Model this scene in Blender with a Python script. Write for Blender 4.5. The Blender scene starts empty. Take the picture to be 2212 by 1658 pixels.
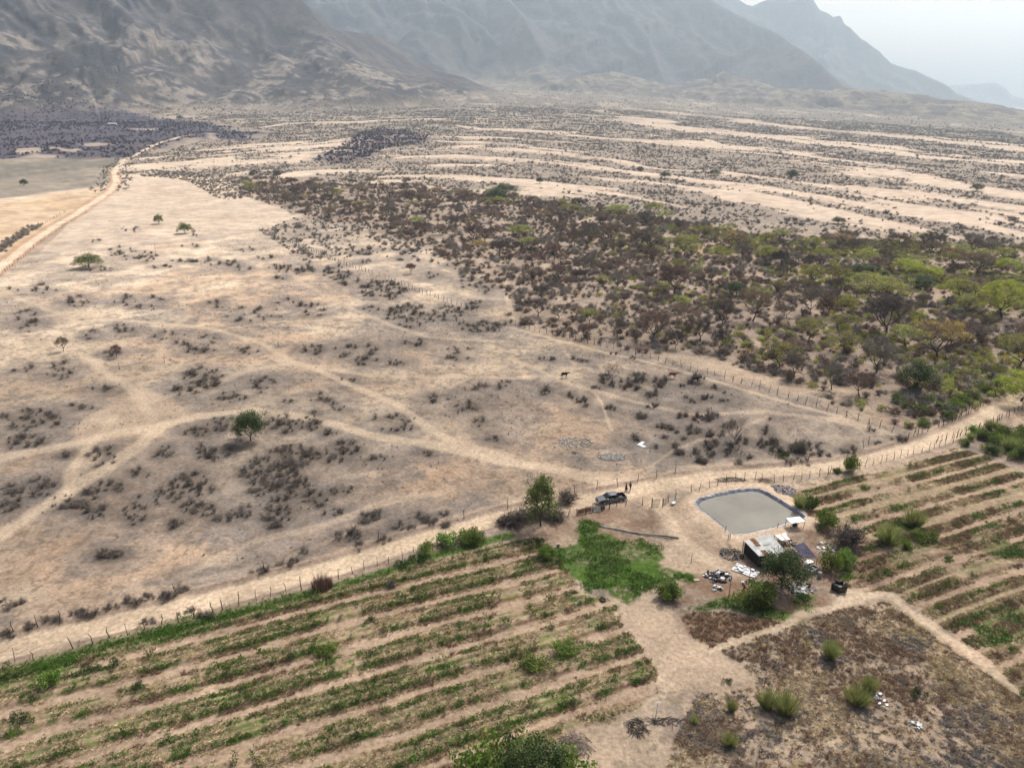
import bpy, math, random
import numpy as np
R_ = math.radians
rnd = random.Random(7)
rs = np.random.RandomState(11)
SC = bpy.context.scene
C = SC.collection

# ------------------------------------------------------------------ camera
FPX = 1624.5                       # focal length in units of a 2212 px wide frame
PIT = math.atan(600 / FPX)         # downward pitch
HC = 65.0
cam = bpy.data.objects.new('camera', bpy.data.cameras.new('camera')); C.objects.link(cam)
cam.data.sensor_fit = 'HORIZONTAL'; cam.data.sensor_width = 36
cam.data.lens = 36 * FPX / 2212
cam.data.clip_end = 60000; cam.data.clip_start = 0.5
cam.location = (0, 0, HC); cam.rotation_euler = (math.pi / 2 - PIT, 0, 0)
SC.camera = cam
# ------------------------------------------------------------------ light
SUN_EL, SUN_AZ = R_(50), R_(34)    # azimuth measured clockwise from +Y
sun = bpy.data.objects.new('sun', bpy.data.lights.new('sun', 'SUN')); C.objects.link(sun)
sun.data.energy = 4.4; sun.data.angle = R_(0.6); sun.data.color = (1, .965, .92)
sun.rotation_euler = (math.pi / 2 - SUN_EL, 0, math.pi - SUN_AZ)
W = bpy.data.worlds.new('World'); SC.world = W; W.use_nodes = True
nt = W.node_tree; bgn = nt.nodes['Background']
sky = nt.nodes.new('ShaderNodeTexSky'); sky.sky_type = 'NISHITA'; sky.sun_disc = False
sky.sun_elevation = SUN_EL; sky.sun_rotation = SUN_AZ; sky.altitude = 200
sky.air_density = 1.0; sky.dust_density = 10.0; sky.ozone_density = 1.0
nt.links.new(sky.outputs[0], bgn.inputs[0]); bgn.inputs[1].default_value = 0.15
SC.view_settings.view_transform = 'Standard'; SC.view_settings.look = 'None'
SC.view_settings.exposure = -0.11; SC.view_settings.gamma = 1
HAZE = 0.8e-4
SC.cycles.volume_bounces = 2; SC.cycles.max_bounces = 6; SC.cycles.transparent_max_bounces = 8
SC.cycles.use_adaptive_sampling = True

# ------------------------------------------------------------------ noise and helpers
def hsh(ix, iy, s):
    h = (ix.astype(np.int64) * 374761393 + iy.astype(np.int64) * 668265263 + s * 974634777) & 0xffffffff
    h = ((h ^ (h >> 13)) * 1274126177) & 0xffffffff
    return ((h ^ (h >> 16)) & 0xffffff) / float(0xffffff)
def vn(x, y, s=0):
    xi = np.floor(x); yi = np.floor(y); fx = x - xi; fy = y - yi
    fx = fx * fx * (3 - 2 * fx); fy = fy * fy * (3 - 2 * fy)
    a = hsh(xi, yi, s); b = hsh(xi + 1, yi, s); c = hsh(xi, yi + 1, s); d = hsh(xi + 1, yi + 1, s)
    return (a + (b - a) * fx) * (1 - fy) + (c + (d - c) * fx) * fy
def fbm(x, y, sc, octv=4, s=0, gain=.5):
    x = np.asarray(x, float) / sc; y = np.asarray(y, float) / sc
    t = 0; a = 1; n = 0
    for i in range(octv):
        t = t + a * vn(x + 17.3 * i, y - 9.1 * i, s + i); n += a; a *= gain
        x, y = x * 1.62 - y * 1.18, x * 1.18 + y * 1.62
    return t / n
def ridg(x, y, sc, octv=4, s=0):
    x = np.asarray(x, float) / sc; y = np.asarray(y, float) / sc
    t = 0; a = 1; n = 0
    for i in range(octv):
        t = t + a * (1 - np.sqrt((2 * vn(x + 7.7 * i, y + 3.1 * i, s + i) - 1) ** 2 + .02)); n += a; a *= .5
        x, y = x * 1.7 - y * 1.06, x * 1.06 + y * 1.7
    return t / n
def ss(a, b, x):
    t = np.clip((x - a) / (b - a), 0, 1); return t * t * (3 - 2 * t)
def lerp(a, b, t): return a + (b - a) * t
CP, SP = math.cos(PIT), math.sin(PIT)
def ray(px, py):
    a = (px - 1106) / FPX; b = (829 - py) / FPX
    return np.array([a, CP + b * SP, -SP + b * CP])

AZK = [-60, -32, -18, 0, 9, 17, 26, 32, 60]; SLK = [.028, .030, .036, .048, .040, .026, .012, .002, 0]
def plain(x, y):                                    # valley floor rising towards the mountains
    r = np.hypot(x, y); az = np.degrees(np.arctan2(x, y))
    sl = np.interp(az, AZK, SLK); q = (r - 1000) / 180.
    return sl * 180 * np.where(q > 30, q, np.log1p(np.exp(np.minimum(q, 30))))
def P(px, py, z=0.0):                               # picture point -> place on the ground (or on the level z)
    d = ray(px, py)
    if py > 470 or z:
        t = (z - HC) / d[2]; return np.array([d[0] * t, d[1] * t])
    t = np.geomspace(60, 9000, 1500); n = math.hypot(d[0], d[1])
    x = d[0] / n * t; y = d[1] / n * t; zz = HC + d[2] / n * t
    k = np.argmax(zz < plain(x, y)); k = k if k > 0 else 1499
    return np.array([x[k], y[k]])
def PP(pts): return np.array([P(*p) for p in pts])
def Z1(p): return (p[0] / 2., p[1] / 2.)                       # readings from enlargements, back to one frame
def Z2(p): return (1106 + p[0] / 2., p[1] / 2.)
def Z3(p): return (p[0] / 2., 484 + p[1] / 2.)
def Z4(p): return (1106 + p[0] / 2., 432 + p[1] / 2.)
def Z5(p): return (p[0] / 2., 1002.3 + p[1] / 2.)
def Z6(p): return (1106 + p[0] / 2., 1002.3 + p[1] / 2.)
def ZZ(x0, y0, s): return lambda p: ((x0 + p[0] / s) / 1.1573, (y0 + p[1] / s) / 1.1573)
ZA = ZZ(1640, 1180, 3.95); ZT = ZZ(1240, 1160, 4.608); ZI = ZZ(1340, 880, 3.687); ZF = ZZ(1850, 1340, 10.36)
ZL = ZZ(0, 1500, 3.95); ZB = ZZ(520, 1380, 3.948); ZR = ZZ(1900, 1100, 3.3515); ZW = ZZ(1920, 600, 3.3156)
ZM = ZZ(640, 280, 3.456); ZQ = ZZ(0, 220, 3.455); ZE = ZZ(1880, 1480, 3.253); ZS = ZZ(1180, 1560, 3.072)

def dseg(x, y, pl, extra=None):                     # distance to a polyline; optionally a value interpolated along it
    best = np.full(x.shape, 1e12); val = np.zeros(x.shape)
    for i in range(len(pl) - 1):
        ax, ay = pl[i][:2]; bx, by = pl[i + 1][:2]; dx, dy = bx - ax, by - ay
        t = np.clip(((x - ax) * dx + (y - ay) * dy) / (dx * dx + dy * dy + 1e-9), 0, 1)
        d = (x - ax - t * dx) ** 2 + (y - ay - t * dy) ** 2
        m = d < best; best = np.where(m, d, best)
        if extra is not None: val = np.where(m, extra[i] + (extra[i + 1] - extra[i]) * t, val)
    return (np.sqrt(best), val) if extra is not None else np.sqrt(best)
def inpoly(x, y, pl):
    ins = np.zeros(x.shape, bool); n = len(pl)
    for i in range(n):
        ax, ay = pl[i]; bx, by = pl[(i + 1) % n]
        c = ((ay > y) != (by > y)) & (x < (bx - ax) * (y - ay) / (by - ay + 1e-12) + ax)
        ins ^= c
    return ins
def sdpoly(x, y, pl):                               # signed distance, positive inside; far-off points get -99
    out = np.full(x.shape, -99.)
    mx = 25 + 0.1 * (pl.max(0) - pl.min(0)).max()
    m = (x > pl[:, 0].min() - mx) & (x < pl[:, 0].max() + mx) & (y > pl[:, 1].min() - mx) & (y < pl[:, 1].max() + mx)
    if m.any():
        d = dseg(x[m], y[m], np.vstack([pl, pl[:1]])); out[m] = np.where(inpoly(x[m], y[m], pl), d, -d)
    return out
def dline(x, y, pl):
    out = np.full(x.shape, 99.); mx = 20
    m = (x > pl[:, 0].min() - mx) & (x < pl[:, 0].max() + mx) & (y > pl[:, 1].min() - mx) & (y < pl[:, 1].max() + mx)
    if m.any(): out[m] = dseg(x[m], y[m], pl)
    return out

# ------------------------------------------------------------------ mountains
def crest(pts):                                      # (px, py, distance): skyline points of a ridge
    o = []
    for px, py, Rr in pts:
        d = ray(px, py); n = math.hypot(d[0], d[1]); o.append((d[0] / n * Rr, d[1] / n * Rr, HC + d[2] / n * Rr))
    return np.array(o)
RIDGES = [
 (crest([(-500, -300, 3300), (-100, -230, 3500), (200, -170, 3500), (420, -110, 3450), (560, -50, 3350), (640, 0, 3300), (700, 42, 3350), (750, 66, 3450), (800, 74, 3550), (870, 103, 3750), (915, 133, 3950), (965, 172, 4150)]), 1250, 1),
 (crest([(700, -110, 6300), (1000, -130, 6400), (1300, -90, 6400), (1440, -50, 6200), (1541, 0, 6000), (1631, 47, 5800), (1671, 70, 5700), (1721, 105, 5500), (1756, 130, 5350), (1826, 185, 5100)]), 1900, 5),
 (crest([(1000, -130, 6400), (1090, -20, 5900), (1150, 70, 5300), (1200, 150, 4950)]), 1100, 6),
 (crest([(1300, -90, 6400), (1330, 10, 5950), (1400, 90, 5500), (1430, 160, 5100)]), 1000, 9),
 (crest([(1440, -60, 8200), (1580, -15, 8200), (1616, 8, 8200), (1631, 11, 8200), (1651, 2, 8200), (1671, -6, 8200), (1745, -12, 8200), (1757, 0, 8200), (1768, 20, 8200), (1781, 27, 8200), (1791, 36, 8200), (1806, 33, 8200), (1818, 40, 8200), (1826, 55, 8150), (1856, 82, 8100), (1906, 115, 8050), (1936, 137, 8000), (1976, 152, 8000), (2006, 170, 8000), (2036, 185, 8000), (2056, 200, 8000), (2100, 217, 8000), (2150, 226, 8000)]), 1500, 7),
 (crest([(2020, 196, 11500), (2046, 185, 11500), (2100, 181, 11500), (2146, 178, 11500), (2161, 185, 11500), (2176, 197, 11500), (2186, 207, 11500), (2215, 213, 11500), (2320, 216, 11500), (2500, 222, 11500)]), 1000, 8),
]
LOW = crest([(1106, 186, 4600), (1206, 183, 4500), (1256, 174, 4400), (1296, 153, 4350), (1321, 149, 4350), (1350, 163, 4300), (1381, 166, 4250), (1420, 178, 4200), (1470, 186, 4200), (1531, 163, 4300), (1566, 151, 4300), (1606, 168, 4200), (1656, 183, 4050), (1731, 190, 3950), (1806, 187, 3900), (1881, 190, 3900), (1956, 197, 3850), (2031, 206, 3800), (2081, 215, 3750), (2156, 228, 3650), (2212, 244, 3600), (2350, 262, 3500)])
def mountains(x, y, b):
    z = b.copy(); r = np.hypot(x, y); far = r > 1500; hard = np.zeros(x.shape)
    X, Y, B = x[far], y[far], b[far]; zz = B.copy()
    wx = (fbm(X, Y, 420, 3, 50) - .5) * 260; wy = (fbm(X, Y, 420, 3, 60) - .5) * 260
    for pl, w0, sd in RIDGES:
        d, cz = dseg(X + wx * .5, Y + wy * .5, pl, pl[:, 2])
        d0, _ = dseg(X, Y, pl, pl[:, 2])
        k = ss(0, 350, d0); d = d0 * (1 - k) + d * k; w = np.clip((cz - B) * 2.7, 160, w0)
        rg = ridg(X + wx, Y + wy, w0 * .42, 4, 70 + sd)
        dd = d * (1 + k * (0.35 - .62 * rg))
        t = np.clip(1 - dd / w, 0, 1)
        hgt = np.maximum(cz - B, 0)
        v = hgt * (0.3 * t + 0.7 * t ** 1.8) * (1 - .42 * k * (1 - ridg(X * .8 + Y * .6 + wx, (Y * .8 - X * .6) * .45 + wy, 230, 4, 90)) )
        zz = np.maximum(zz, B + v)
    pl = LOW; d0, cz = dseg(X, Y, pl, pl[:, 2])
    rg = ridg(X + wx * .3, Y + wy * .3, 130, 4, 33)
    t = np.clip(1 - d0 * (1.3 - .7 * rg) / 430, 0, 1)
    lowv = np.maximum(cz - B, 4) * (t ** .8) * (.62 + .45 * rg)
    z2 = np.maximum(zz, B + lowv * (d0 < 900))
    hard_ = ss(6, 40, z2 - B)
    z[far] = z2; hard[far] = hard_
    return z, hard

# ------------------------------------------------------------------ layout of the plain (world polylines)
ROAD = PP([(-260, 1470), (-120, 1437), (0, 1405), (160, 1364), (330, 1326), (500, 1283), (620, 1252), (740, 1220), (870, 1178), (1000, 1140), (1100, 1112), (1200, 1092), (1330, 1068), (1400, 1052), (1450, 1042), (1531, 1028), (1620, 1022), (1706, 1016), (1801, 1007), (1856, 996), (1930, 979), (2006, 956), (2056, 936), (2106, 911), (2150, 886), (2201, 858), (2250, 835), (2330, 800)])
FARROAD = PP([(-60, 625), (0, 578), (75, 518), (125, 485), (175, 455), (237, 414), (252, 397), (247, 375), (258, 355), (272, 343), (300, 330), (350, 307), (387, 297), (420, 291)])
def paths():
    o = []
    def a(f, pts, w, s=1.): o.append((PP([f(p) for p in pts]), w, s))
    I = lambda p: p
    a(I, [(1400, 1050), (1300, 1040), (1200, 1013), (1106, 999), (950, 964), (800, 939), (740, 920), (675, 904), (550, 886), (425, 899), (350, 919), (300, 964), (225, 1014), (165, 1049), (120, 1077), (0, 1157), (-80, 1200)], 2.0, 1)
    a(I, [(350, 919), (200, 949), (100, 971), (0, 989), (-90, 1000)], 2.2, .9)
    a(I, [(145, 1070), (155, 1014), (205, 949), (250, 900)], 1.2, .8)
    a(I, [(330, 910), (310, 874), (280, 834), (225, 804), (190, 775), (150, 754), (60, 730)], 1.5, .7)
    a(I, [(310, 874), (370, 854), (450, 835), (525, 804), (620, 782)], 1.5, .55)
    a(I, [(-80, 600), (0, 625), (75, 659), (150, 686), (250, 692), (350, 699), (420, 704), (475, 714), (575, 744), (625, 779), (690, 800), (750, 829), (850, 869), (925, 924), (975, 954), (1100, 985)], 1.4, .85)
    a(I, [(625, 779), (720, 800), (800, 812), (950, 814), (1106, 817), (1180, 812)], 1.3, .6)
    a(I, [(600, 560), (650, 609), (750, 664), (850, 704), (925, 729), (1000, 735), (1106, 739)], 1.4, .6)
    a(I, [(370, 560), (390, 634), (410, 684), (370, 704), (345, 764), (330, 790)], 1.3, .6)
    a(I, [(0, 640), (60, 590), (150, 545), (250, 490), (310, 440), (332, 425)], 1.6, .7)
    a(I, [(1106, 709), (1206, 737), (1281, 756), (1456, 797), (1606, 842), (1706, 871), (1800, 896), (1926, 936)], 1.0, .8)
    a(I, [(1060, 770), (1106, 777), (1256, 837), (1406, 877), (1500, 895), (1580, 893), (1656, 889), (1806, 907), (1900, 935)], 1.2, .55)
    a(I, [(1206, 737), (1241, 790), (1220, 812)], .8, .5)
    a(I, [(1285, 850), (1301, 872), (1310, 900), (1321, 927)], .5, .8)
    a(I, [(1406, 1007), (1456, 972), (1506, 952), (1571, 937), (1660, 900)], .6, .5)
    a(I, [(500, 700), (590, 690), (750, 650)], .9, .3)
    a(I, [(700, 405), (712, 430), (735, 445), (780, 455), (840, 470), (905, 478)], 3.0, .9)
    a(I, [(1250, 480), (1300, 470), (1320, 462)], 4, .9)
    a(I, [(1900, 505), (2010, 512), (2212, 520)], 2.5, .8)
    a(I, [(1106, 690), (1098, 650), (1092, 610)], 1.2, .7)
    a(I, [(2020, 960), (2030, 900), (2038, 870)], .7, .6)
    a(I, [(1450, 1010), (1600, 1000), (1700, 985), (1760, 975)], 1.0, .35)
    a(I, [(400, 1240), (560, 1165), (700, 1135), (850, 1080), (950, 1065)], 1.2, .5)
    a(I, [(400, 1260), (600, 1215), (720, 1165), (830, 1125)], .8, .4)
    # farm tracks
    a(Z6, [(620, 150), (650, 205), (700, 290), (760, 350), (830, 400), (900, 440)], 1.7, 1)
    a(Z6, [(850, 800), (1005, 745), (1190, 692), (1240, 650), (1400, 620), (1500, 580), (1600, 545), (1650, 575), (1750, 660), (1900, 760), (2050, 870), (2212, 1000), (2330, 1090)], .9, 1)
    a(Z6, [(790, 170), (820, 240), (900, 310), (1000, 330)], .9, .7)
    a(Z6, [(1260, 220), (1310, 260), (1250, 170), (1130, 110)], .8, .5)
    return o
PATHS = paths()
BARE = [(PP([Z6(p) for p in [(330, 590), (480, 575), (560, 570), (640, 590), (700, 640), (740, 720), (830, 790), (980, 860), (1060, 930), (960, 980), (800, 980), (680, 950), (610, 870), (520, 820), (480, 740), (440, 690)]]), 1.0),
        (PP([Z6(p) for p in [(640, 330), (760, 320), (900, 400), (1010, 460), (1050, 500), (900, 500), (800, 470), (690, 480), (620, 440)]]), .9),
        (PP([Z6(p) for p in [(180, 1180), (500, 1040), (640, 1160), (560, 1312), (250, 1320)]]), .6),
        (PP([Z3(p) for p in [(480, 780), (620, 700), (760, 760), (850, 830), (700, 900), (560, 920), (380, 960), (300, 900), (380, 820)]]), .8),
        (PP([Z3(p) for p in [(350, 930), (460, 1000), (330, 1120), (270, 1180), (300, 1040)]]), .5),
        (PP([Z4(p) for p in [(600, 655), (800, 680), (1000, 700), (1150, 760), (1290, 830), (1240, 850), (1050, 790), (800, 730)]]), .7),
        (PP([Z6(p) for p in [(600, 150), (790, 170), (900, 310), (700, 300)]]), .6)]
GREEN = [(PP([Z6(p) for p in [(285, 250), (320, 235), (390, 262), (350, 300), (420, 310), (470, 335), (560, 320), (640, 360), (640, 400), (600, 425), (660, 455), (780, 480), (780, 510), (700, 500), (640, 520), (570, 560), (540, 580), (500, 605), (440, 585), (400, 560), (320, 560), (250, 480), (170, 415), (200, 365), (280, 345)]]), .97, 0),
         (PP([Z6(p) for p in [(780, 630), (880, 590), (960, 575), (1080, 600), (1190, 640), (1180, 665), (1050, 660), (940, 625), (830, 640)]]), .85, 0),
         (PP([Z6(p) for p in [(2020, 350), (2100, 330), (2212, 360), (2212, 410), (2100, 410), (2050, 390)]]), .75, 1),
         (PP([Z6(p) for p in [(1780, 460), (1890, 395), (1900, 415), (1800, 475)]]), .8, 0),
         (PP([Z6(p) for p in [(1560, 310), (1680, 240), (1800, 290), (1720, 330), (1680, 370), (1600, 340)]]), .85, 0),
         (PP([Z6(p) for p in [(1940, 690), (2040, 630), (2200, 620), (2212, 740), (2100, 800), (2000, 780), (2010, 720)]]), .8, 0),
         (PP([Z6(p) for p in [(1240, 560), (1290, 570), (1300, 640), (1240, 640), (1220, 600)]]), .7, 0),
         (PP([Z6(p) for p in [(1400, 480), (1490, 455), (1490, 495), (1430, 520)]]), .7, 0),
         (PP([ZB(p) for p in [(950, 1160), (1130, 1040), (1340, 1030), (1280, 1100), (1130, 1170)]]), .9, 1),
         (PP([Z6(p) for p in [(280, 770), (350, 755), (370, 800), (300, 830), (220, 860), (190, 840)]]), .7, 1),
         (PP([Z6(p) for p in [(30, 860), (120, 850), (130, 890), (40, 890)]]), .7, 0)]
HEDGE = PP([Z5(p) for p in [(-200, 990), (0, 930), (150, 880), (300, 850), (450, 800), (600, 755), (720, 725), (850, 693), (1000, 655), (1150, 612), (1300, 573), (1400, 545), (1500, 515), (1600, 485), (1700, 455), (1800, 420), (1900, 388), (2050, 350), (2200, 310)]])
ROWTH = R_(23.8); RC, RS_ = math.cos(ROWTH), math.sin(ROWTH)
LF = PP([(-350, 1560), (0, 1447), (230, 1400), (500, 1336), (700, 1278), (950, 1205), (1110, 1168), (1165, 1160), (1195, 1190), (1255, 1275), (1330, 1300), (1345, 1350), (1385, 1400), (1420, 1450), (1420, 1500), (1330, 1560), (1230, 1580), (1100, 1680), (-350, 1760)])
RF = PP([(1700, 1062), (1760, 1045), (1960, 1000), (2065, 968), (2130, 985), (2230, 1030), (2450, 1120), (2450, 1700), (2300, 1600), (2140, 1425), (2060, 1370), (1975, 1310), (1930, 1275), (1850, 1280), (1790, 1262), (1850, 1210), (1790, 1180), (1740, 1110)])
LPALE = np.array([95.2, 90.0, 84.8, 79.8, 74.5, 69.0, 63.8, 58.6, 53.4, 48])
RPALE = np.array([95, 89.6, 83.1, 76, 68.6, 62.9, 56.9, 50.6, 44.5, 38.5, 32])
WOOD = PP([(1085, 695), (1256, 737), (1400, 768), (1490, 757), (1606, 797), (1700, 822), (1765, 855), (1790, 880), (1905, 912), (1955, 945), (2010, 925), (2110, 880), (2180, 850), (2250, 825), (2330, 780), (2330, 545), (2212, 530), (1900, 522), (1750, 512), (1600, 503), (1500, 484), (1380, 462), (1250, 442), (1106, 427), (1000, 412), (870, 402), (700, 391), (560, 382), (500, 392), (520, 420), (640, 462), (820, 500), (940, 545), (990, 600), (1070, 622), (1110, 655)])
SCRUB_LR = PP([Z6(p) for p in [(880, 810), (1200, 700), (1420, 630), (1620, 590), (1760, 700), (2040, 900), (2212, 1020), (2350, 1120), (2350, 1500), (620, 1500), (700, 1200), (800, 1000), (1050, 960), (1000, 860)]])
BROWNPATCH = PP([Z6(p) for p in [(735, 665), (800, 635), (930, 640), (1060, 670), (1170, 680), (1000, 740), (860, 790), (780, 740)]])
DARKL = PP([(-300, 248), (0, 250), (150, 250), (300, 252), (420, 262), (500, 275), (560, 285), (540, 300), (420, 300), (330, 325), (270, 338), (120, 342), (0, 345), (-300, 350)])
DARKM = PP([Z1(p) for p in [(1350, 690), (1450, 650), (1560, 570), (1660, 555), (1750, 565), (1850, 590), (1830, 620), (1680, 640), (1560, 690), (1430, 710)]])
GREYL = PP([(-300, 345), (0, 343), (130, 342), (262, 340), (250, 360), (238, 385), (228, 403), (100, 420), (0, 433), (-300, 470)])
TANL = PP([(-300, 480), (0, 440), (100, 424), (228, 405), (200, 432), (120, 486), (60, 530), (0, 572), (-100, 640)])
CLEAR = [PP([ZQ(p) for p in q]) for q in ([(160, 600), (300, 560), (460, 575), (520, 600), (400, 612), (200, 612)], [(730, 475), (850, 465), (960, 480), (870, 500), (760, 498)],
         [(150, 520), (300, 515), (330, 550), (200, 560)], [(450, 510), (700, 525), (650, 555), (520, 540)], [(1110, 345), (1360, 350), (1330, 365), (1150, 362)], [(1770, 390), (1870, 400), (1850, 450), (1790, 430)])]
POND_OUT = PP([ZA(p) for p in [(385, 320), (420, 290), (560, 245), (720, 212), (880, 190), (960, 186), (1020, 193), (1090, 222), (1200, 285), (1330, 365), (1440, 435), (1475, 465), (1440, 500), (1300, 530), (1160, 572), (1050, 600), (900, 636), (790, 642), (730, 625), (680, 590), (560, 490), (440, 395), (395, 350)]])
POND_IN = PP([ZA(p) for p in [(445, 345), (480, 312), (600, 272), (740, 240), (880, 217), (950, 210), (1000, 212), (1060, 232), (1170, 300), (1290, 372), (1400, 445), (1420, 468), (1395, 488), (1270, 520), (1150, 556), (1040, 584), (900, 618), (800, 626), (750, 610), (700, 576), (590, 480), (480, 388), (452, 362)]])
PONDC = POND_OUT.mean(0)

LEFTF = PP([(0, 620), (60, 570), (250, 378), (520, 385), (640, 470), (560, 500), (700, 590), (0, 700)])
def streak(x, y):                                    # drainage lines running down from the mountains
    az = np.arctan2(x, np.maximum(y, 1.)); lr = np.log(np.maximum(np.hypot(x, y), 80.) / 500.)
    psi = lr + 1.15 * np.sqrt((az + .14) ** 2 + .02) + (fbm(x, y, 170, 3, 21) - .5) * .14
    return .80 * fbm(psi, az * .22, .06, 5, 22, .55) + .20 * fbm(x, y, 60, 5, 23)
def H(x, y, fine=True):
    x = np.asarray(x, float); y = np.asarray(y, float); shp = x.shape
    x = np.atleast_1d(x).ravel(); y = np.atleast_1d(y).ravel()
    b = plain(x, y); z, hard = mountains(x, y, b); r = np.hypot(x, y)
    a = ss(330, 900, r) * 5.5 * (1 - hard) + ss(1600, 3000, r) * 6
    z = z + a * (.5 - streak(x, y)) * 1.6
    z = z + .5 * ss(120, 350, r) * (fbm(x, y, 45, 3, 5) - .5) * 2
    if fine:
        near = r < 260; X, Y = x[near], y[near]
        zz = (fbm(X, Y, 9, 3, 8) - .5) * .25
        u = X * RC + Y * RS_; v = -X * RS_ + Y * RC
        for poly, pale in ((LF, LPALE), (RF, RPALE)):
            k = ss(0, 2, sdpoly(X, Y, poly)); vv = v + (fbm(u, v, 12, 2, 9) - .5) * .9
            d = np.abs(vv[:, None] - pale[None, :]).min(1)
            zz += k * (.28 * ss(1.0, 1.6, d) * (1 - .6 * ss(2.2, 2.6, d)))
        d = dseg(X, Y, ROAD); zz = zz * ss(2, 5, d) - .12 * (1 - ss(1.6, 2.6, d)) + .22 * ss(2.2, 2.9, d) * (1 - ss(3, 5, d))
        sd = sdpoly(X, Y, POND_OUT)
        zz += .5 * ss(-5, -.6, sd) * (1 - ss(-.2, .4, sd)) - 1.6 * ss(.3, 1.2, sd)
        zz = np.where(sd > -99, zz, zz)
        z[near] += zz
    return z.reshape(shp)
def Hs(x, y): return float(H(np.array([x]), np.array([y]))[0])

# ------------------------------------------------------------------ ground sheet
def col(*c): return np.array(c, float)
def ground():
    az = np.concatenate([np.linspace(-78, -45, 34)[:-1], np.linspace(-45, 45, 930), np.linspace(45, 78, 34)[1:]])
    dep = np.linspace(58, 3.55, 760); rr = list(HC / np.tan(np.radians(dep)))
    while rr[-1] < 9500: rr.append(rr[-1] + min(max(3.9, rr[-1] * .0045), 26))
    while rr[-1] < 12600: rr.append(rr[-1] + 90)
    rr = np.array([2., 20.] + rr); A, Rr = np.meshgrid(np.radians(az), rr)
    x = (Rr * np.sin(A)).ravel(); y = (Rr * np.cos(A)).ravel()
    nr, na = Rr.shape; z = H(x, y)
    # colours
    r = np.hypot(x, y); n = len(x)
    b = plain(x, y); _, hard = mountains(x, y, b)
    f1 = fbm(x, y, 26, 5, 101); f2 = fbm(x, y, 7, 4, 102); f3 = fbm(x, y, 2.2, 3, 103); f4 = fbm(x, y, 90, 4, 104)
    SOIL, PALE, LITTER, PATHC = col(.37, .285, .215), col(.48, .39, .295), col(.21, .185, .17), col(.51, .41, .305)
    def mix(c, k): 
        nonlocal out
        out = out + (c[None, :] - out) * np.clip(k, 0, 1)[:, None]
    out = np.tile(SOIL, (n, 1))
    mix(PALE, ss(.40, .62, f1) * .8)
    mix(PALE * 1.38, ss(80, -140, x) * ss(140, 320, y) * .85)
    mix(col(.46, .31, .21), ss(.56, .7, fbm(x, y, 34, 4, 106)) * .45)
    lit = ss(.45, .58, .6 * fbm(x, y, 20, 4, 107) + .4 * f2)
    mix(LITTER * 1.12, lit * .60 * (1 - ss(400, 700, r)))
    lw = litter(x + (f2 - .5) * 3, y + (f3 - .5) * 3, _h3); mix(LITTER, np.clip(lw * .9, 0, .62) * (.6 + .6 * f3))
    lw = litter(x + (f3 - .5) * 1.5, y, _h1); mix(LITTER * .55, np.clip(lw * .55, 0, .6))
    mix(LITTER * .8, ss(.55, .72, f3) * ss(.42, .56, f2) * .5)
    mix(SOIL * .5, ss(.56, .68, fbm(x, y, 1.1, 4, 109)) * .6 * (1 - ss(220, 420, r))); mix(LITTER * .8, ss(.60, .72, fbm(x, y, 3.1, 4, 110)) * .5 * (1 - ss(260, 520, r)))
    # middle distance with gullies and pale crests
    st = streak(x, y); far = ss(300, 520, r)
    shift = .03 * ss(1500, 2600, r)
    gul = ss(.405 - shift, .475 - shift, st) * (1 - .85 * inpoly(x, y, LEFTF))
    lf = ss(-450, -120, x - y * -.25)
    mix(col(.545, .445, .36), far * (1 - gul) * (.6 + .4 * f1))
    mix(col(.245, .21, .18), far * gul * .85)
    mix(col(.20, .175, .15), ss(1300, 2300, r) * ss(.30, .46, .5 * st + .5 * f4) * .85); mix(col(.175, .155, .135), ss(2000, 2700, r) * (.75 + .25 * f4) * (1 - .8 * ss(.60, .68, st)) * .95)
    mix(col(.46, .38, .30), ss(1200, 1800, r) * ss(.60, .68, fbm(x, y * .5, 60, 4, 111)) * .5)
    # mountains
    mcol = col(.055, .056, .070); slopecol = col(.125, .112, .10)  # rock colour tinted blue to stand in for atmospheric haze
    mix(mcol, hard)
    mix(slopecol, hard * .8 * ss(.50, .68, .5 * fbm(x, y, 130, 5, 112) + .5 * ridg(x, y, 60, 3, 113)) * .75)
    mix(col(.055, .052, .055), hard * ss(.5, .62, fbm(x, y, 45, 4, 114)) * .55)
    base = ss(1700, 2000, r) * (1 - ss(2700, 3300, r)) * (x < -150)
    mix(col(.30, .26, .225), base * ss(.5, .62, .5 * fbm(x, y, 110, 4, 115) + .5 * fbm(x, y, 22, 3, 116)) * .8)
    d0, _ = dseg(x, y, LOW, LOW[:, 2]); lowm = (1 - ss(300, 560, d0)) * (r > 3000)
    mix(col(.11, .095, .09), lowm * .9); mix(col(.26, .225, .16), lowm * ss(.55, .75, ridg(x, y, 70, 4, 33)) * .7)
    # named regions
    sdw = sdpoly(x, y, WOOD)
    wn = fbm(x, y, 14, 4, 117)
    mix(col(.285, .225, .18), ss(-4, 6, sdw + (wn - .5) * 24) * ss(.18, .45, wn) * .85)
    jit = (f2 - .5) * 3
    def reg(pl, c, k, soft=1.5, j=1.): mix(c, ss(-soft, soft, sdpoly(x, y, pl) + jit * j) * k)
    big = (fbm(x, y, 60, 4, 118) - .5)
    sdd = sdpoly(x, y, DARKL); mix(col(.07, .063, .09), ss(-25, 25, sdd + big * 120) * .95 * (1 - hard))  # purple camera cast painted into the ground under the dark scrub
    sdd = sdpoly(x, y, DARKM); mix(col(.13, .105, .13), ss(-12, 12, sdd + big * 60) * .8)
    sdd = sdpoly(x, y, GREYL); mix(lerp(col(.155, .15, .13), col(.34, .29, .24), 0) * 1.0, ss(-4, 4, sdd) * (.75 + .35 * (big + .0)))
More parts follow.
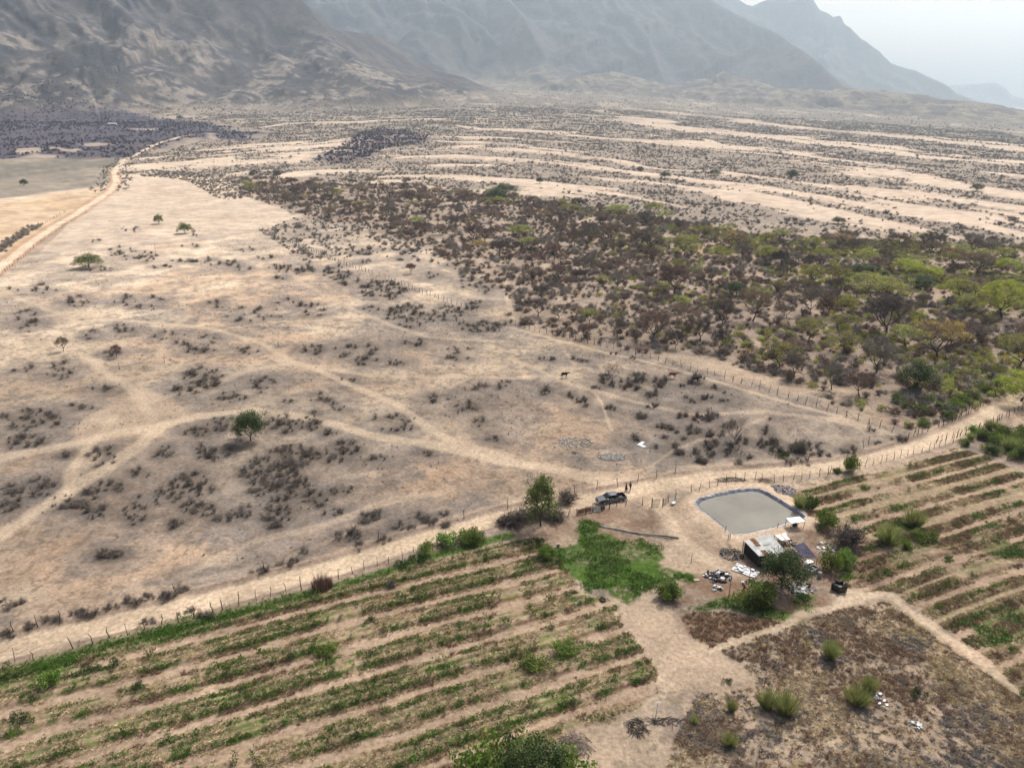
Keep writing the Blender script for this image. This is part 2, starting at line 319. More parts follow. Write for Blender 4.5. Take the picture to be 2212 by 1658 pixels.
    mix(col(.42, .36, .28), ss(-4, 4, sdd) * ss(.58, .7, fbm(x, y * 2, 50, 4, 119)) * .5)
    sdd = sdpoly(x, y, TANL); mix(col(.52, .375, .24), ss(-3, 3, sdd) * (.7 + .5 * big)); mix(col(.60, .48, .35), ss(-3, 3, sdd) * ss(.5, .65, fbm(x, y, 30, 4, 120)) * .6)
    for c in CLEAR: mix(col(.40, .33, .27), ss(-6, 6, sdpoly(x, y, c) + big * 25) * .8)
    # crops
    near = r < 260; X, Y = x[near], y[near]; O = out[near]; q2, q3, q1 = f2[near], f3[near], f1[near]
    u = X * RC + Y * RS_; v = -X * RS_ + Y * RC
    fine = fbm(X, Y, .55, 3, 140); fin2 = fbm(u * .35, v, .5, 3, 141)
    def m2(c, k):
        nonlocal O
        O = O + (c[None, :] - O) * np.clip(k, 0, 1)[:, None]
    for poly, pale, gr in ((LF, LPALE, 1.), (RF, RPALE, .75)):
        k = ss(-.3, .8, sdpoly(X, Y, poly) + (q2 - .5) * 2); vv = v + (fbm(u, v, 12, 2, 9) - .5) * .9 + (q3 - .5) * .5
        d = np.abs(vv[:, None] - pale[None, :]).min(1)
        m2(lerp(col(.38, .28, .205), col(.45, .35, .26), .5), k)
        m2(col(.30, .22, .155), k * ss(.5, 1.0, d) * (.3 + .6 * ss(.4, .62, fin2))); m2(col(.30, .215, .15), k * ss(.45, .62, fin2) * .5)
        m2(col(.36, .30, .19), k * ss(2.0, 2.35, d) * ss(.4, .6, fine) * .8)
        row = np.exp(-((d - 1.45) / .30) ** 2) + .8 * np.exp(-((d - 2.45) / .3) ** 2)
        m2(col(.075, .105, .035), k * row * ss(.40, .58, .5 * q2 + .5 * q3) * gr)
        m2(col(.13, .19, .04), k * row * ss(.50, .64, .5 * fbm(X, Y, 5, 3, 142) + .5 * fine) * gr)
        m2(col(.17, .09, .065), k * ss(1.0, 1.25, d) * (1 - ss(1.3, 1.6, d)) * ss(.5, .62, fbm(u * .3, v, 1.8, 3, 143)) * .8)
    k = ss(-3, 3, sdpoly(X, Y, SCRUB_LR) + (q2 - .5) * 14 + (q1 - .5) * 10)
    m2(col(.36, .285, .215), k * .7)
    m2(col(.23, .18, .145), k * ss(.44, .60, .55 * q2 + .45 * q3) * .65)
    m2(col(.20, .18, .17), k * ss(.48, .64, .5 * fbm(X, Y, 4, 4, 144) + .5 * fine) * .6)
    m2(col(.17, .15, .06), k * ss(.55, .66, fbm(X, Y, 9, 4, 145)) * .8)
    k = ss(-.8, .8, sdpoly(X, Y, BROWNPATCH) + (q2 - .5) * 3); m2(col(.17, .095, .06), k * .8); m2(col(.34, .25, .17), k * ss(.5, .65, fine) * .6)
    FARM = PP([Z6(p) for p in [(900, 480), (1100, 330), (1330, 240), (1560, 330), (1650, 480), (1500, 520), (1350, 600), (1200, 660), (950, 590), (700, 600), (720, 520)]])
    k = ss(-1.5, 1.5, sdpoly(X, Y, PP([(1110, 1150), (1240, 1110), (1400, 1095), (1470, 1085), (1500, 1130), (1580, 1180), (1560, 1240), (1480, 1260), (1420, 1200), (1300, 1160), (1170, 1190)])) + (q2 - .5) * 5); m2(col(.29, .215, .16), k * (.45 + .5 * ss(.4, .6, q3)))
    k = ss(-1, 1, sdpoly(X, Y, FARM) + (q2 - .5) * 6); m2(col(.21, .14, .10), k * (.45 + .5 * ss(.4, .6, q3)))
    k = ss(-1, 1, sdpoly(X, Y, PP([Z6(p) for p in [(280, 200), (620, 190), (730, 320), (600, 400), (380, 300), (300, 300)]])) + (q2 - .5) * 4); m2(col(.27, .185, .135), k * ss(.4, .6, q3) * .7)
    for pl, s in BARE: m2(col(.46, .36, .27), ss(-.6, 1.6, sdpoly(X, Y, pl) + (q2 - .5) * 3) * s)
    for pl, s, br in GREEN:
        kk = ss(-.4, .5, sdpoly(X, Y, pl) + (q2 - .5) * 3.2) * s
        m2(col(.075, .12, .028) if not br else col(.11, .15, .03), kk * (.5 + .5 * ss(.35, .5, fine)))
        m2(col(.065, .13, .02), kk * ss(.5, .66, fbm(X, Y, 5, 3, 146)) * .8)
    dh = dline(X, Y, HEDGE); uu = X
    wdt = 1.1 + 1.2 * ss(-20, -45, X) + .6 * (q1 - .5)
    m2(col(.08, .13, .03), (1 - ss(wdt * .7, wdt * 1.15, dh + (q2 - .5) * 1.2)) * .93)
    out[near] = O
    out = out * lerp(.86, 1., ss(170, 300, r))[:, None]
    # tracks and the road, worn pale
    def trk(pl, w, s, c=PATHC):
        d = dline(x, y, pl) + (f2 - .5) * w * .7 + (f3 - .5) * .5
        mix(c, (1 - ss(w * .4, w * 1.25, d)) * s * .72); mix(c * .82, (1 - ss(.15, .4, np.abs(d - w * .35))) * s * .35 * (w > .9))
    for pl, w, s in PATHS: trk(pl, w, s * .85)
    d = dseg(x, y, ROAD); dn = d + (f3 - .5) * .8 + (f1 - .5) * .8
    mix(col(.42, .325, .245), (1 - ss(3.0, 5.0, dn)) * .6)
    mix(col(.50, .40, .295), (1 - ss(1.6, 2.3, dn)) * .95)
    mix(col(.50, .38, .27), np.exp(-(dn / .35) ** 2) * .5)
    mix(col(.20, .15, .12), np.exp(-((dn - 2.9) / .4) ** 2) * ss(.34, .55, f2) * .9)
    d = dseg(x, y, FARROAD) + (f2 - .5) * 1.2
    mix(col(.40, .25, .165), (1 - ss(4.5, 6, d)) * .8 * (r < 900)); mix(col(.62, .50, .38), (1 - ss(2.0, 3.0, d)))
    sd = sdpoly(x, y, POND_OUT); mix(col(.48, .37, .275), ss(-3.5, -1.5, sd + jit * .4) * .7)
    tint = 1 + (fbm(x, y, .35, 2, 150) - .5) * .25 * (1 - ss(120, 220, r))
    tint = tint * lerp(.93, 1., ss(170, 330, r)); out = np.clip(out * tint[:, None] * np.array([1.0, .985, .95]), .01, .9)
    me = bpy.data.meshes.new('ground')
    me.vertices.add(n); me.vertices.foreach_set('co', np.column_stack([x, y, z]).astype(np.float32).ravel())
    i = np.arange(nr - 1)[:, None] * na + np.arange(na - 1)[None, :]
    q = np.stack([i, i + na, i + na + 1, i + 1], -1).reshape(-1, 4)[:, ::-1]
    me.loops.add(q.size); me.polygons.add(len(q))
    me.loops.foreach_set('vertex_index', q.astype(np.int32).ravel())
    me.polygons.foreach_set('loop_start', np.arange(0, q.size, 4, dtype=np.int32))
    me.polygons.foreach_set('loop_total', np.full(len(q), 4, np.int32))
    me.polygons.foreach_set('use_smooth', np.ones(len(q), bool))
    at = me.attributes.new('Col', 'FLOAT_COLOR', 'POINT')
    at.data.foreach_set('color', np.column_stack([out, np.ones(n)]).astype(np.float32).ravel())
    me.update(calc_edges=True)
    o = bpy.data.objects.new('ground', me); C.objects.link(o); o['kind'] = 'structure'
    return o

# ------------------------------------------------------------------ materials
def newmat(name):
    m = bpy.data.materials.new(name); m.use_nodes = True
    return m, m.node_tree, m.node_tree.nodes['Principled BSDF']
def N(nt, t, **k):
    n = nt.nodes.new(t)
    for a, b in k.items():
        if a.startswith('i_'): n.inputs[int(a[2:])].default_value = b
        else: setattr(n, a, b)
    return n
def mat(name, c, rough=.85, var=.18, scale=3., metal=0., spec=.2, c2=None, rand=.0, bump=0., trans=0., coords='Object'):
    m, nt, p = newmat(name); L = nt.links.new
    tc = N(nt, 'ShaderNodeTexCoord'); nz = N(nt, 'ShaderNodeTexNoise'); nz.inputs['Scale'].default_value = scale; nz.inputs['Detail'].default_value = 5
    L(tc.outputs[coords], nz.inputs['Vector'])
    rp = N(nt, 'ShaderNodeValToRGB'); a = np.array(c); b = np.array(c2) if c2 is not None else a * (1 + var)
    rp.color_ramp.elements[0].position = .35; rp.color_ramp.elements[1].position = .65
    rp.color_ramp.elements[0].color = (*(a * (1 - var)), 1); rp.color_ramp.elements[1].color = (*b, 1)
    L(nz.outputs[0], rp.inputs[0]); out = rp.outputs[0]
    if rand:
        oi = N(nt, 'ShaderNodeObjectInfo'); hs = N(nt, 'ShaderNodeHueSaturation')
        mr = N(nt, 'ShaderNodeMapRange'); mr.inputs[3].default_value = 1 - rand; mr.inputs[4].default_value = 1 + rand
        mh = N(nt, 'ShaderNodeMapRange'); mh.inputs[3].default_value = .5 - rand * .07; mh.inputs[4].default_value = .5 + rand * .07
        L(oi.outputs['Random'], mr.inputs[0]); L(oi.outputs['Random'], mh.inputs[0]); L(mr.outputs[0], hs.inputs['Value']); L(mh.outputs[0], hs.inputs['Hue'])
        L(out, hs.inputs['Color']); out = hs.outputs[0]
    L(out, p.inputs['Base Color']); p.inputs['Roughness'].default_value = rough; p.inputs['Metallic'].default_value = metal
    p.inputs['Specular IOR Level'].default_value = spec
    if bump:
        bp = N(nt, 'ShaderNodeBump'); bp.inputs['Strength'].default_value = bump; L(nz.outputs[0], bp.inputs['Height']); L(bp.outputs[0], p.inputs['Normal'])
    if trans:
        tr = N(nt, 'ShaderNodeBsdfTranslucent'); mx = N(nt, 'ShaderNodeMixShader'); mx.inputs[0].default_value = trans
        L(out, tr.inputs[0]); L(p.outputs[0], mx.inputs[1]); L(tr.outputs[0], mx.inputs[2]); L(mx.outputs[0], nt.nodes['Material Output'].inputs[0])
    return m
def ground_mat():
    m, nt, p = newmat('dry_ground'); L = nt.links.new
    at = N(nt, 'ShaderNodeAttribute', attribute_name='Col'); tc = N(nt, 'ShaderNodeTexCoord')
    n1 = N(nt, 'ShaderNodeTexNoise'); n1.inputs['Scale'].default_value = 1.6; n1.inputs['Detail'].default_value = 8; n1.inputs['Roughness'].default_value = .8
    n2 = N(nt, 'ShaderNodeTexNoise'); n2.inputs['Scale'].default_value = .12; n2.inputs['Detail'].default_value = 8; n2.inputs['Roughness'].default_value = .65
    n3 = N(nt, 'ShaderNodeTexNoise'); n3.inputs['Scale'].default_value = .035; n3.inputs['Detail'].default_value = 9; n3.inputs['Roughness'].default_value = .7
    for q in (n1, n2, n3): L(tc.outputs['Object'], q.inputs['Vector'])
    def rng(src, a, b, lo=.3, hi=.7):
        r = N(nt, 'ShaderNodeMapRange'); r.inputs[1].default_value = lo; r.inputs[2].default_value = hi; r.inputs[3].default_value = a; r.inputs[4].default_value = b; L(src, r.inputs[0]); return r.outputs[0]
    m1 = N(nt, 'ShaderNodeMath', operation='MULTIPLY'); L(rng(n1.outputs[0], .48, 1.42), m1.inputs[0]); L(rng(n2.outputs[0], .74, 1.24), m1.inputs[1])
    m2 = N(nt, 'ShaderNodeMath', operation='MULTIPLY'); L(m1.outputs[0], m2.inputs[0]); L(rng(n3.outputs[0], .82, 1.16), m2.inputs[1])
    vm = N(nt, 'ShaderNodeVectorMath', operation='SCALE'); L(at.outputs['Color'], vm.inputs[0]); L(m2.outputs[0], vm.inputs['Scale'])
    L(vm.outputs[0], p.inputs['Base Color']); p.inputs['Roughness'].default_value = .95; p.inputs['Specular IOR Level'].default_value = .05
    b1 = N(nt, 'ShaderNodeBump'); b1.inputs['Strength'].default_value = .35; b1.inputs['Distance'].default_value = .12; L(n1.outputs[0], b1.inputs['Height'])
    b2 = N(nt, 'ShaderNodeBump'); b2.inputs['Strength'].default_value = .6; b2.inputs['Distance'].default_value = 6.0; L(n3.outputs[0], b2.inputs['Height'])
    # the broad relief only matters on the slopes
    geo = N(nt, 'ShaderNodeNewGeometry'); ln = N(nt, 'ShaderNodeVectorMath', operation='LENGTH'); L(geo.outputs['Position'], ln.inputs[0])
    r = N(nt, 'ShaderNodeMapRange'); r.inputs[1].default_value = 1500; r.inputs[2].default_value = 2600; r.inputs[4].default_value = .8; L(ln.outputs['Value'], r.inputs[0]); L(r.outputs[0], b2.inputs['Strength'])
    L(b1.outputs[0], b2.inputs['Normal']); L(b2.outputs[0], p.inputs['Normal'])
    return m
M = dict(
 twig=mat('dry_twigs', (.175, .148, .125), .95, .3, 1.2, rand=.35), twigfar=mat('grey_twigs', (.29, .26, .23), .95, .3, .6, rand=.35),
 twigred=mat('brown_twigs', (.25, .18, .14), .95, .3, .8, rand=.3),
 purple=mat('purple_cast_twigs', (.085, .078, .108), .95, .3, .6, rand=.3), bark=mat('dark_bark', (.075, .06, .05), .95, .3, 3), palebark=mat('pale_bark', (.30, .25, .21), .95, .2, 3),  # the purple twigs carry a camera colour cast in their base colour
 acacia=mat('olive_leaves', (.33, .34, .095), .8, .35, .9, rand=.3, trans=.35), bright=mat('bright_leaves', (.36, .41, .075), .8, .3, .9, rand=.15, trans=.4),
 leaf=mat('green_leaves', (.085, .13, .03), .6, .45, .9, c2=(.19, .25, .06), trans=.3), darkleaf=mat('dark_green_leaves', (.04, .07, .022), .55, .3, 1.5, c2=(.085, .13, .03), trans=.15),
 yellow=mat('yellow_leaves', (.50, .38, .07), .8, .3, .9, rand=.2, trans=.35),
 bush=mat('bush_leaves', (.12, .20, .035), .7, .3, 1.2, c2=(.24, .33, .07), rand=.25, trans=.3), cane=mat('pale_green_blades', (.29, .32, .11), .8, .3, 2, rand=.15, trans=.3),
 weed=mat('weed_leaves', (.065, .135, .02), .75, .35, .5, c2=(.13, .25, .035), rand=.35, trans=.3), straw=mat('straw', (.56, .45, .29), .9, .3, .5, rand=.3),
 rust_grass=mat('russet_grass', (.33, .225, .15), .9, .3, .5, rand=.35), darktuft=mat('charred_tufts', (.25, .222, .20), .95, .3, .5, rand=.35),
 post=mat('weathered_post', (.10, .075, .06), .95, .3, 4, bump=.3), wire=mat('wire', (.2, .18, .17), .6, .1, 3, metal=.6),
 water=mat('silty_water', (.085, .085, .068), .09, .06, .12, spec=.5, c2=(.135, .132, .105)),
 liner=mat('pond_liner', (.075, .078, .105), .45, .25, 1.5, spec=.4, c2=(.13, .135, .17), bump=.3), linerp=mat('pond_liner_rim', (.30, .30, .31), .5, .2, 2, spec=.4),
 tin=mat('grey_tin', (.62, .62, .58), .5, .12, .8, metal=0., spec=.4, c2=(.76, .76, .72)), rust=mat('rusty_tin', (.36, .17, .085), .8, .3, 2.0, c2=(.46, .27, .16)), darkcloth=mat('black_sheeting', (.018, .018, .018), .6, .3, 2, spec=.3),
 shade=mat('dark_shade_net', (.045, .04, .075), .8, .2, 1.5, c2=(.07, .062, .105)), concrete=mat('concrete', (.34, .33, .30), .9, .15, 3, bump=.2),
 white=mat('white_plastic', (.72, .73, .75), .5, .1, 5), black=mat('black_plastic', (.02, .02, .022), .4, .3, 4, spec=.4), bags=mat('mixed_sacks', (.03, .03, .035), .6, .1, 2.4, c2=(.75, .75, .76)),
 wood=mat('grey_board', (.34, .28, .22), .9, .2, 3), paint=mat('dark_grey_paint', (.11, .115, .13), .22, .08, 2, metal=.4, spec=.5), glass=mat('car_glass', (.012, .014, .016), .06, .1, 2, spec=.6),
 tyre=mat('tyre_rubber', (.018, .018, .018), .85, .15, 6), chrome=mat('bright_metal', (.7, .7, .7), .25, .05, 4, metal=.9), lamp=mat('headlight_lens', (.75, .75, .72), .15, .05, 4, spec=.6),
 skin=mat('skin', (.20, .115, .075), .7, .1, 5), hair=mat('dark_hair', (.012, .01, .009), .8, .2, 9), blue=mat('blue_shirt', (.06, .085, .19), .9, .15, 8), brown=mat('red_brown_dress', (.13, .03, .018), .9, .15, 8),
 denim=mat('dark_trousers', (.03, .028, .03), .9, .2, 8), red=mat('red_trousers', (.33, .03, .02), .9, .15, 8), cowb=mat('black_hide', (.018, .015, .014), .8, .3, 3), cowr=mat('red_brown_hide', (.22, .065, .03), .8, .2, 3), cowg=mat('dark_grey_hide', (.03, .03, .032), .8, .3, 3),
 mud=mat('brown_mud', (.25, .185, .14), .95, .2, 2.5, bump=.3), dust=mat('dusty_stones', (.30, .28, .235), .95, .3, 2.5), ash=mat('pale_ash', (.30, .31, .31), .95, .35, 2.5), stone=mat('grey_stone', (.16, .155, .17), .9, .3, 1.5, rand=.25), wet=mat('wet_mud', (.22, .22, .2), .2, .1, 2, spec=.5))
GM = ground_mat()

# ------------------------------------------------------------------ mesh builder
class MB:
    def __init__(s): s.v = []; s.f = []; s.n = 0; s.mi = []; s.cm = 0
    def add(s, v, f):
        v = np.asarray(v, float).reshape(-1, 3); s.v.append(v)
        for q in f: s.f.append([i + s.n for i in q]); s.mi.append(s.cm)
        s.n += len(v); return s
    def box(s, c, d, rz=0, tilt=0, ax='x'):
        v = np.array([(i, j, k) for i in (-.5, .5) for j in (-.5, .5) for k in (-.5, .5)]) * d
        if tilt:
            t = tilt; ct, st = math.cos(t), math.sin(t)
            v = v @ (np.array([[1, 0, 0], [0, ct, -st], [0, st, ct]]).T if ax == 'x' else np.array([[ct, 0, st], [0, 1, 0], [-st, 0, ct]]).T)
        c_, s_ = math.cos(rz), math.sin(rz); v = v @ np.array([[c_, -s_, 0], [s_, c_, 0], [0, 0, 1]]).T + c
        return s.add(v, [(0, 1, 3, 2), (4, 6, 7, 5), (0, 4, 5, 1), (2, 3, 7, 6), (0, 2, 6, 4), (1, 5, 7, 3)])
    def tube(s, pts, rad, n=6, cap=True):
        pts = [np.array(p, float) for p in pts]; rad = [rad] * len(pts) if np.isscalar(rad) else rad; V = []
        for i, p in enumerate(pts):
            d = pts[min(i + 1, len(pts) - 1)] - pts[max(i - 1, 0)]; d = d / (np.linalg.norm(d) + 1e-9)
            a = np.cross(d, (0, 0, 1) if abs(d[2]) < .9 else (1, 0, 0)); a /= np.linalg.norm(a); b = np.cross(d, a)
            for k in range(n): V.append(p + rad[i] * (a * math.cos(2 * math.pi * k / n) + b * math.sin(2 * math.pi * k / n)))
        F = [(i * n + k, i * n + (k + 1) % n, (i + 1) * n + (k + 1) % n, (i + 1) * n + k) for i in range(len(pts) - 1) for k in range(n)]
        if cap: F += [tuple(range(n))[::-1], tuple((len(pts) - 1) * n + k for k in range(n))]
        return s.add(V, F)
    def quad(s, a, b, c, d): return s.add([a, b, c, d], [(0, 1, 2, 3)])
    def tri(s, a, b, c): return s.add([a, b, c], [(0, 1, 2)])
    def blade(s, p, q, w):
        p = np.array(p, float); q = np.array(q, float); d = q - p; a = np.cross(d, (rnd.gauss(0, 1), rnd.gauss(0, 1), rnd.gauss(0, 1))); a = a / (np.linalg.norm(a) + 1e-9) * w
        return s.add([p - a, p + a, q], [(0, 1, 2)])
    def blob(s, c, r, n=8, m=5, jit=.15):
        V = []; F = []
        for i in range(m + 1):
            t = math.pi * i / m
            for k in range(n):
                f = 1 + rnd.uniform(-jit, jit); a = 2 * math.pi * k / n
                V.append((c[0] + r[0] * f * math.sin(t) * math.cos(a), c[1] + r[1] * f * math.sin(t) * math.sin(a), c[2] + r[2] * f * math.cos(t)))
        for i in range(m):
            for k in range(n): F.append((i * n + k, (i + 1) * n + k, (i + 1) * n + (k + 1) % n, i * n + (k + 1) % n))
        return s.add(V, F)
    def mesh(s, name, mats, smooth=False):
        me = bpy.data.meshes.new(name); v = np.concatenate(s.v) if s.v else np.zeros((0, 3)); me.from_pydata(v.tolist(), [], s.f)
        mats = mats if isinstance(mats, (list, tuple)) else [mats]
        for m in mats: me.materials.append(m)
        if len(mats) > 1: me.polygons.foreach_set('material_index', s.mi)
        if smooth: me.polygons.foreach_set('use_smooth', [True] * len(me.polygons))
        me.update(); return me
    def obj(s, name, mats, parent=None, smooth=False):
        o = bpy.data.objects.new(name, s.mesh(name, mats, smooth)); C.objects.link(o)
        if parent: o.parent = parent
        return o
def tag(o, label, cat, group=None, kind=None):
    o['label'] = label; o['category'] = cat
    if group: o['group'] = group
    if kind: o['kind'] = kind
    return o
def empty(name, loc, rz=0, label=None, cat=None, group=None):
    o = bpy.data.objects.new(name, None); C.objects.link(o); o.location = loc; o.rotation_euler = (0, 0, rz); o.empty_display_size = .3
    if label: tag(o, label, cat, group)
    return o
def part(name, me, parent):
    o = bpy.data.objects.new(name, me); C.objects.link(o); o.parent = parent; return o
def fastmesh(name, v, f, mats, mi=None):
    me = bpy.data.meshes.new(name); k = f.shape[1]
    me.vertices.add(len(v)); me.vertices.foreach_set('co', v.astype(np.float32).ravel())
    me.loops.add(f.size); me.polygons.add(len(f)); me.loops.foreach_set('vertex_index', f.astype(np.int32).ravel())
    me.polygons.foreach_set('loop_start', np.arange(0, f.size, k, dtype=np.int32)); me.polygons.foreach_set('loop_total', np.full(len(f), k, np.int32))
    for m in (mats if isinstance(mats, (list, tuple)) else [mats]): me.materials.append(m)
    if mi is not None: me.polygons.foreach_set('material_index', mi.astype(np.int32))
    me.update(calc_edges=True); return me
def unit(n):
    v = rs.normal(size=(n, 3)); return v / np.linalg.norm(v, axis=1)[:, None]
def blades(p, q, w):                                 # thin triangles from p to q
    a = np.cross(q - p, unit(len(p))); a = a / (np.linalg.norm(a, axis=1)[:, None] + 1e-9) * np.asarray(w).reshape(-1, 1)
    v = np.stack([p - a, p + a, q], 1).reshape(-1, 3); return v, np.arange(len(v)).reshape(-1, 3)
def leaves(p, size, flat=.0):                        # small four-cornered leaves
    n = len(p); nrm = unit(n); nrm[:, 2] = np.abs(nrm[:, 2]) + flat; nrm /= np.linalg.norm(nrm, axis=1)[:, None]
    a = np.cross(nrm, unit(n)); a /= np.linalg.norm(a, axis=1)[:, None]; b = np.cross(nrm, a); s = np.asarray(size).reshape(-1, 1) * np.ones((n, 1))
    v = np.stack([p - a * s, p - b * s * .5, p + a * s, p + b * s * .5], 1).reshape(-1, 3); return v, np.arange(len(v)).reshape(-1, 4)

def shrub_mesh(name, m, nm=24, ns=14, spread=1., h=.8, w=.02):
    a = rs.uniform(0, 2 * np.pi, nm); el = rs.uniform(.15, 1.35, nm); L = rs.uniform(.6, 1.1, nm)
    tip = np.stack([np.cos(a) * np.cos(el) * L * spread, np.sin(a) * np.cos(el) * L * spread, np.sin(el) * L * h + .05], 1)
    base = rs.normal(0, .06, (nm, 3)); base[:, 2] = 0
    V, F = blades(base, tip, np.full(nm, w * 1.5))
    t = rs.uniform(.25, 1, (nm, ns, 1)); p = base[:, None] * (1 - t) + tip[:, None] * t
    d = rs.normal(0, .2, (nm, ns, 3)); d[..., 2] = np.abs(d[..., 2]) * .9; q = p + d * 1.3
    v2, f2 = blades(p.reshape(-1, 3), q.reshape(-1, 3), np.full(nm * ns, w))
    return fastmesh(name, np.vstack([V, v2]), np.vstack([F, f2 + len(V)]), m)
def tuft_mesh(name, m, n=26, h=.45, r=.35, w=.02):
    a = rs.uniform(0, 2 * np.pi, n); p = np.stack([np.cos(a) * r * .4 * rs.rand(n), np.sin(a) * r * .4 * rs.rand(n), np.zeros(n)], 1)
    q = p + np.stack([np.cos(a) * r * rs.uniform(.2, 1.2, n), np.sin(a) * r * rs.uniform(.2, 1.2, n), h * rs.uniform(.3, 1, n)], 1)
    v, f = blades(p, q, np.full(n, w)); return fastmesh(name, v, f, m)
def leafy_mesh(name, m, n=160, rx=.8, rz=.7, s=.09, clumps=7):
    c = rs.normal(0, .45, (clumps, 3)) * (rx, rx, rz * .5); c[:, 2] = np.abs(c[:, 2]) + rz * .35
    k = rs.randint(0, clumps, n); p = c[k] + unit(n) * rs.uniform(.5, 1, (n, 1)) * (rx * .42, rx * .42, rz * .4); p[:, 2] = np.maximum(p[:, 2], .03)
    v, f = leaves(p, rs.uniform(.7, 1.3, n) * s); return fastmesh(name, v, f, m)

def tree_parts(seed, H_=7., Wd=9., flat=.6, trunkh=.25, lean=0., twigs=2600, kind='bare', tw=.02, leafn=2600, ls=.2, stems=1):
    g = np.random.RandomState(seed); tb = MB(); tips = []
    def br(p, d, L, r, lev):
        n = 4 if lev < 2 else 3; pts = [p]; dd = d.copy()
        for i in range(n):
            dd = dd + g.normal(0, .13 + .05 * lev, 3); 
            if lev: dd[2] += (.12 if kind != 'x' else 0)
            dd /= np.linalg.norm(dd); pts.append(pts[-1] + dd * L / n)
        tb.tube(pts, list(np.linspace(r, r * .55, n + 1)), 6 if lev < 2 else 3, cap=False)
        if lev >= 3: tips.append((pts[-1], pts[0])); return
        k = {0: 4, 1: 3, 2: 3}[lev] + (g.rand() < .5)
        for j in range(k):
            a = 2 * np.pi * (j + g.rand() * .7) / k; up = g.uniform(.25, .75) if lev == 0 else g.uniform(.1, .6)
            side = np.array([np.cos(a), np.sin(a), 0]); nd = dd * (.55 if lev else .1) + side * (1.0 if lev else .9) + np.array([0, 0, up]); nd /= np.linalg.norm(nd)
            st = pts[-1] if j or lev == 0 else pts[-2]
            br(st, nd, L * g.uniform(.62, .85) if lev else (H_ * .42) * g.uniform(.85, 1.2), r * .55 * g.uniform(.8, 1.1), lev + 1)
    for s in range(stems):
        d0 = np.array([lean + (s - (stems - 1) / 2) * .35, 0, 1.]); d0 /= np.linalg.norm(d0)
        br(np.array([0., 0., -.1]), d0, H_ * trunkh, .035 * H_ / stems ** .4, 0)
    T = np.array([t[0] for t in tips]); T0 = np.array([t[1] for t in tips])
    # fit the skeleton to the wished height and width
    tv = np.concatenate(tb.v); sx = (Wd / 2) / (np.percentile(np.hypot(T[:, 0] - lean, T[:, 1]), 90) + 1e-6) * .88; sz = H_ * .92 / T[:, 2].max()
    hh = np.clip(tv[:, 2] / (H_ * trunkh), 0, 1)[:, None]
    S = lambda V: np.column_stack([V[:, 0] * lerp(1, sx, np.clip(V[:, 2] / (H_ * .5), 0, 1)), V[:, 1] * lerp(1, sx, np.clip(V[:, 2] / (H_ * .5), 0, 1)), V[:, 2] * sz])
    tb.v = [S(tv)]; T = S(T); T0 = S(T0)
    nx_ = 110 if kind == 'full' else 60; a = g.uniform(0, 6.283, nx_); rr_ = np.sqrt(g.rand(nx_)); wob = 1 + .18 * np.sin(a * 2 + seed) + .1 * np.sin(a * 5 + seed * 2)
    if kind == 'full': zz = H_ * (.20 + .72 * np.sqrt(1 - .9 * rr_ ** 2) * g.rand(nx_) ** .5)
    else: zz = H_ * (.52 + .42 * np.sqrt(1 - .92 * rr_ ** 2)) - g.rand(nx_) * H_ * .12
    X_ = np.column_stack([lean + np.cos(a) * rr_ * wob * Wd * .46, np.sin(a) * rr_ * wob * Wd * .46, zz]); T = np.vstack([T, X_]); T0 = np.vstack([T0, X_ * (.7, .7, .85)])
    return tb, T, T0, g
def crown_bare(name, T, T0, g, n, ln, w, m):
    k = g.randint(0, len(T), n); t = g.rand(n, 1); p = T0[k] * (1 - t) + T[k] * t + g.normal(0, .12 * ln, (n, 3))
    d = g.normal(0, 1, (n, 3)); d[:, 2] = d[:, 2] * .6 + .35; q = p + d * ln * g.uniform(.4, 1, (n, 1))
    v, f = blades(p, q, np.full(n, w)); return fastmesh(name, v, f, m)
def crown_leaf(name, T, T0, g, n, rad, s, m, flat=.45, m2=None, frac=0., twn=300):
    k = g.randint(0, len(T), n); u = g.normal(0, 1, (n, 3)); u /= np.linalg.norm(u, axis=1)[:, None]; rr_ = g.uniform(.3, 1, (n, 1)) ** .6 * rad * g.uniform(.7, 1.3, (len(T), 1))[k]
    p = T[k] + u * rr_ * (1, 1, flat); v, f = leaves(p, g.uniform(.6, 1.3, n) * s, .5)
    mi = None; ms = m
    if m2 is not None: ms = [m, m2]; mi = (g.rand(len(T))[k] < frac).astype(int)
    return fastmesh(name, v, f, ms, mi)

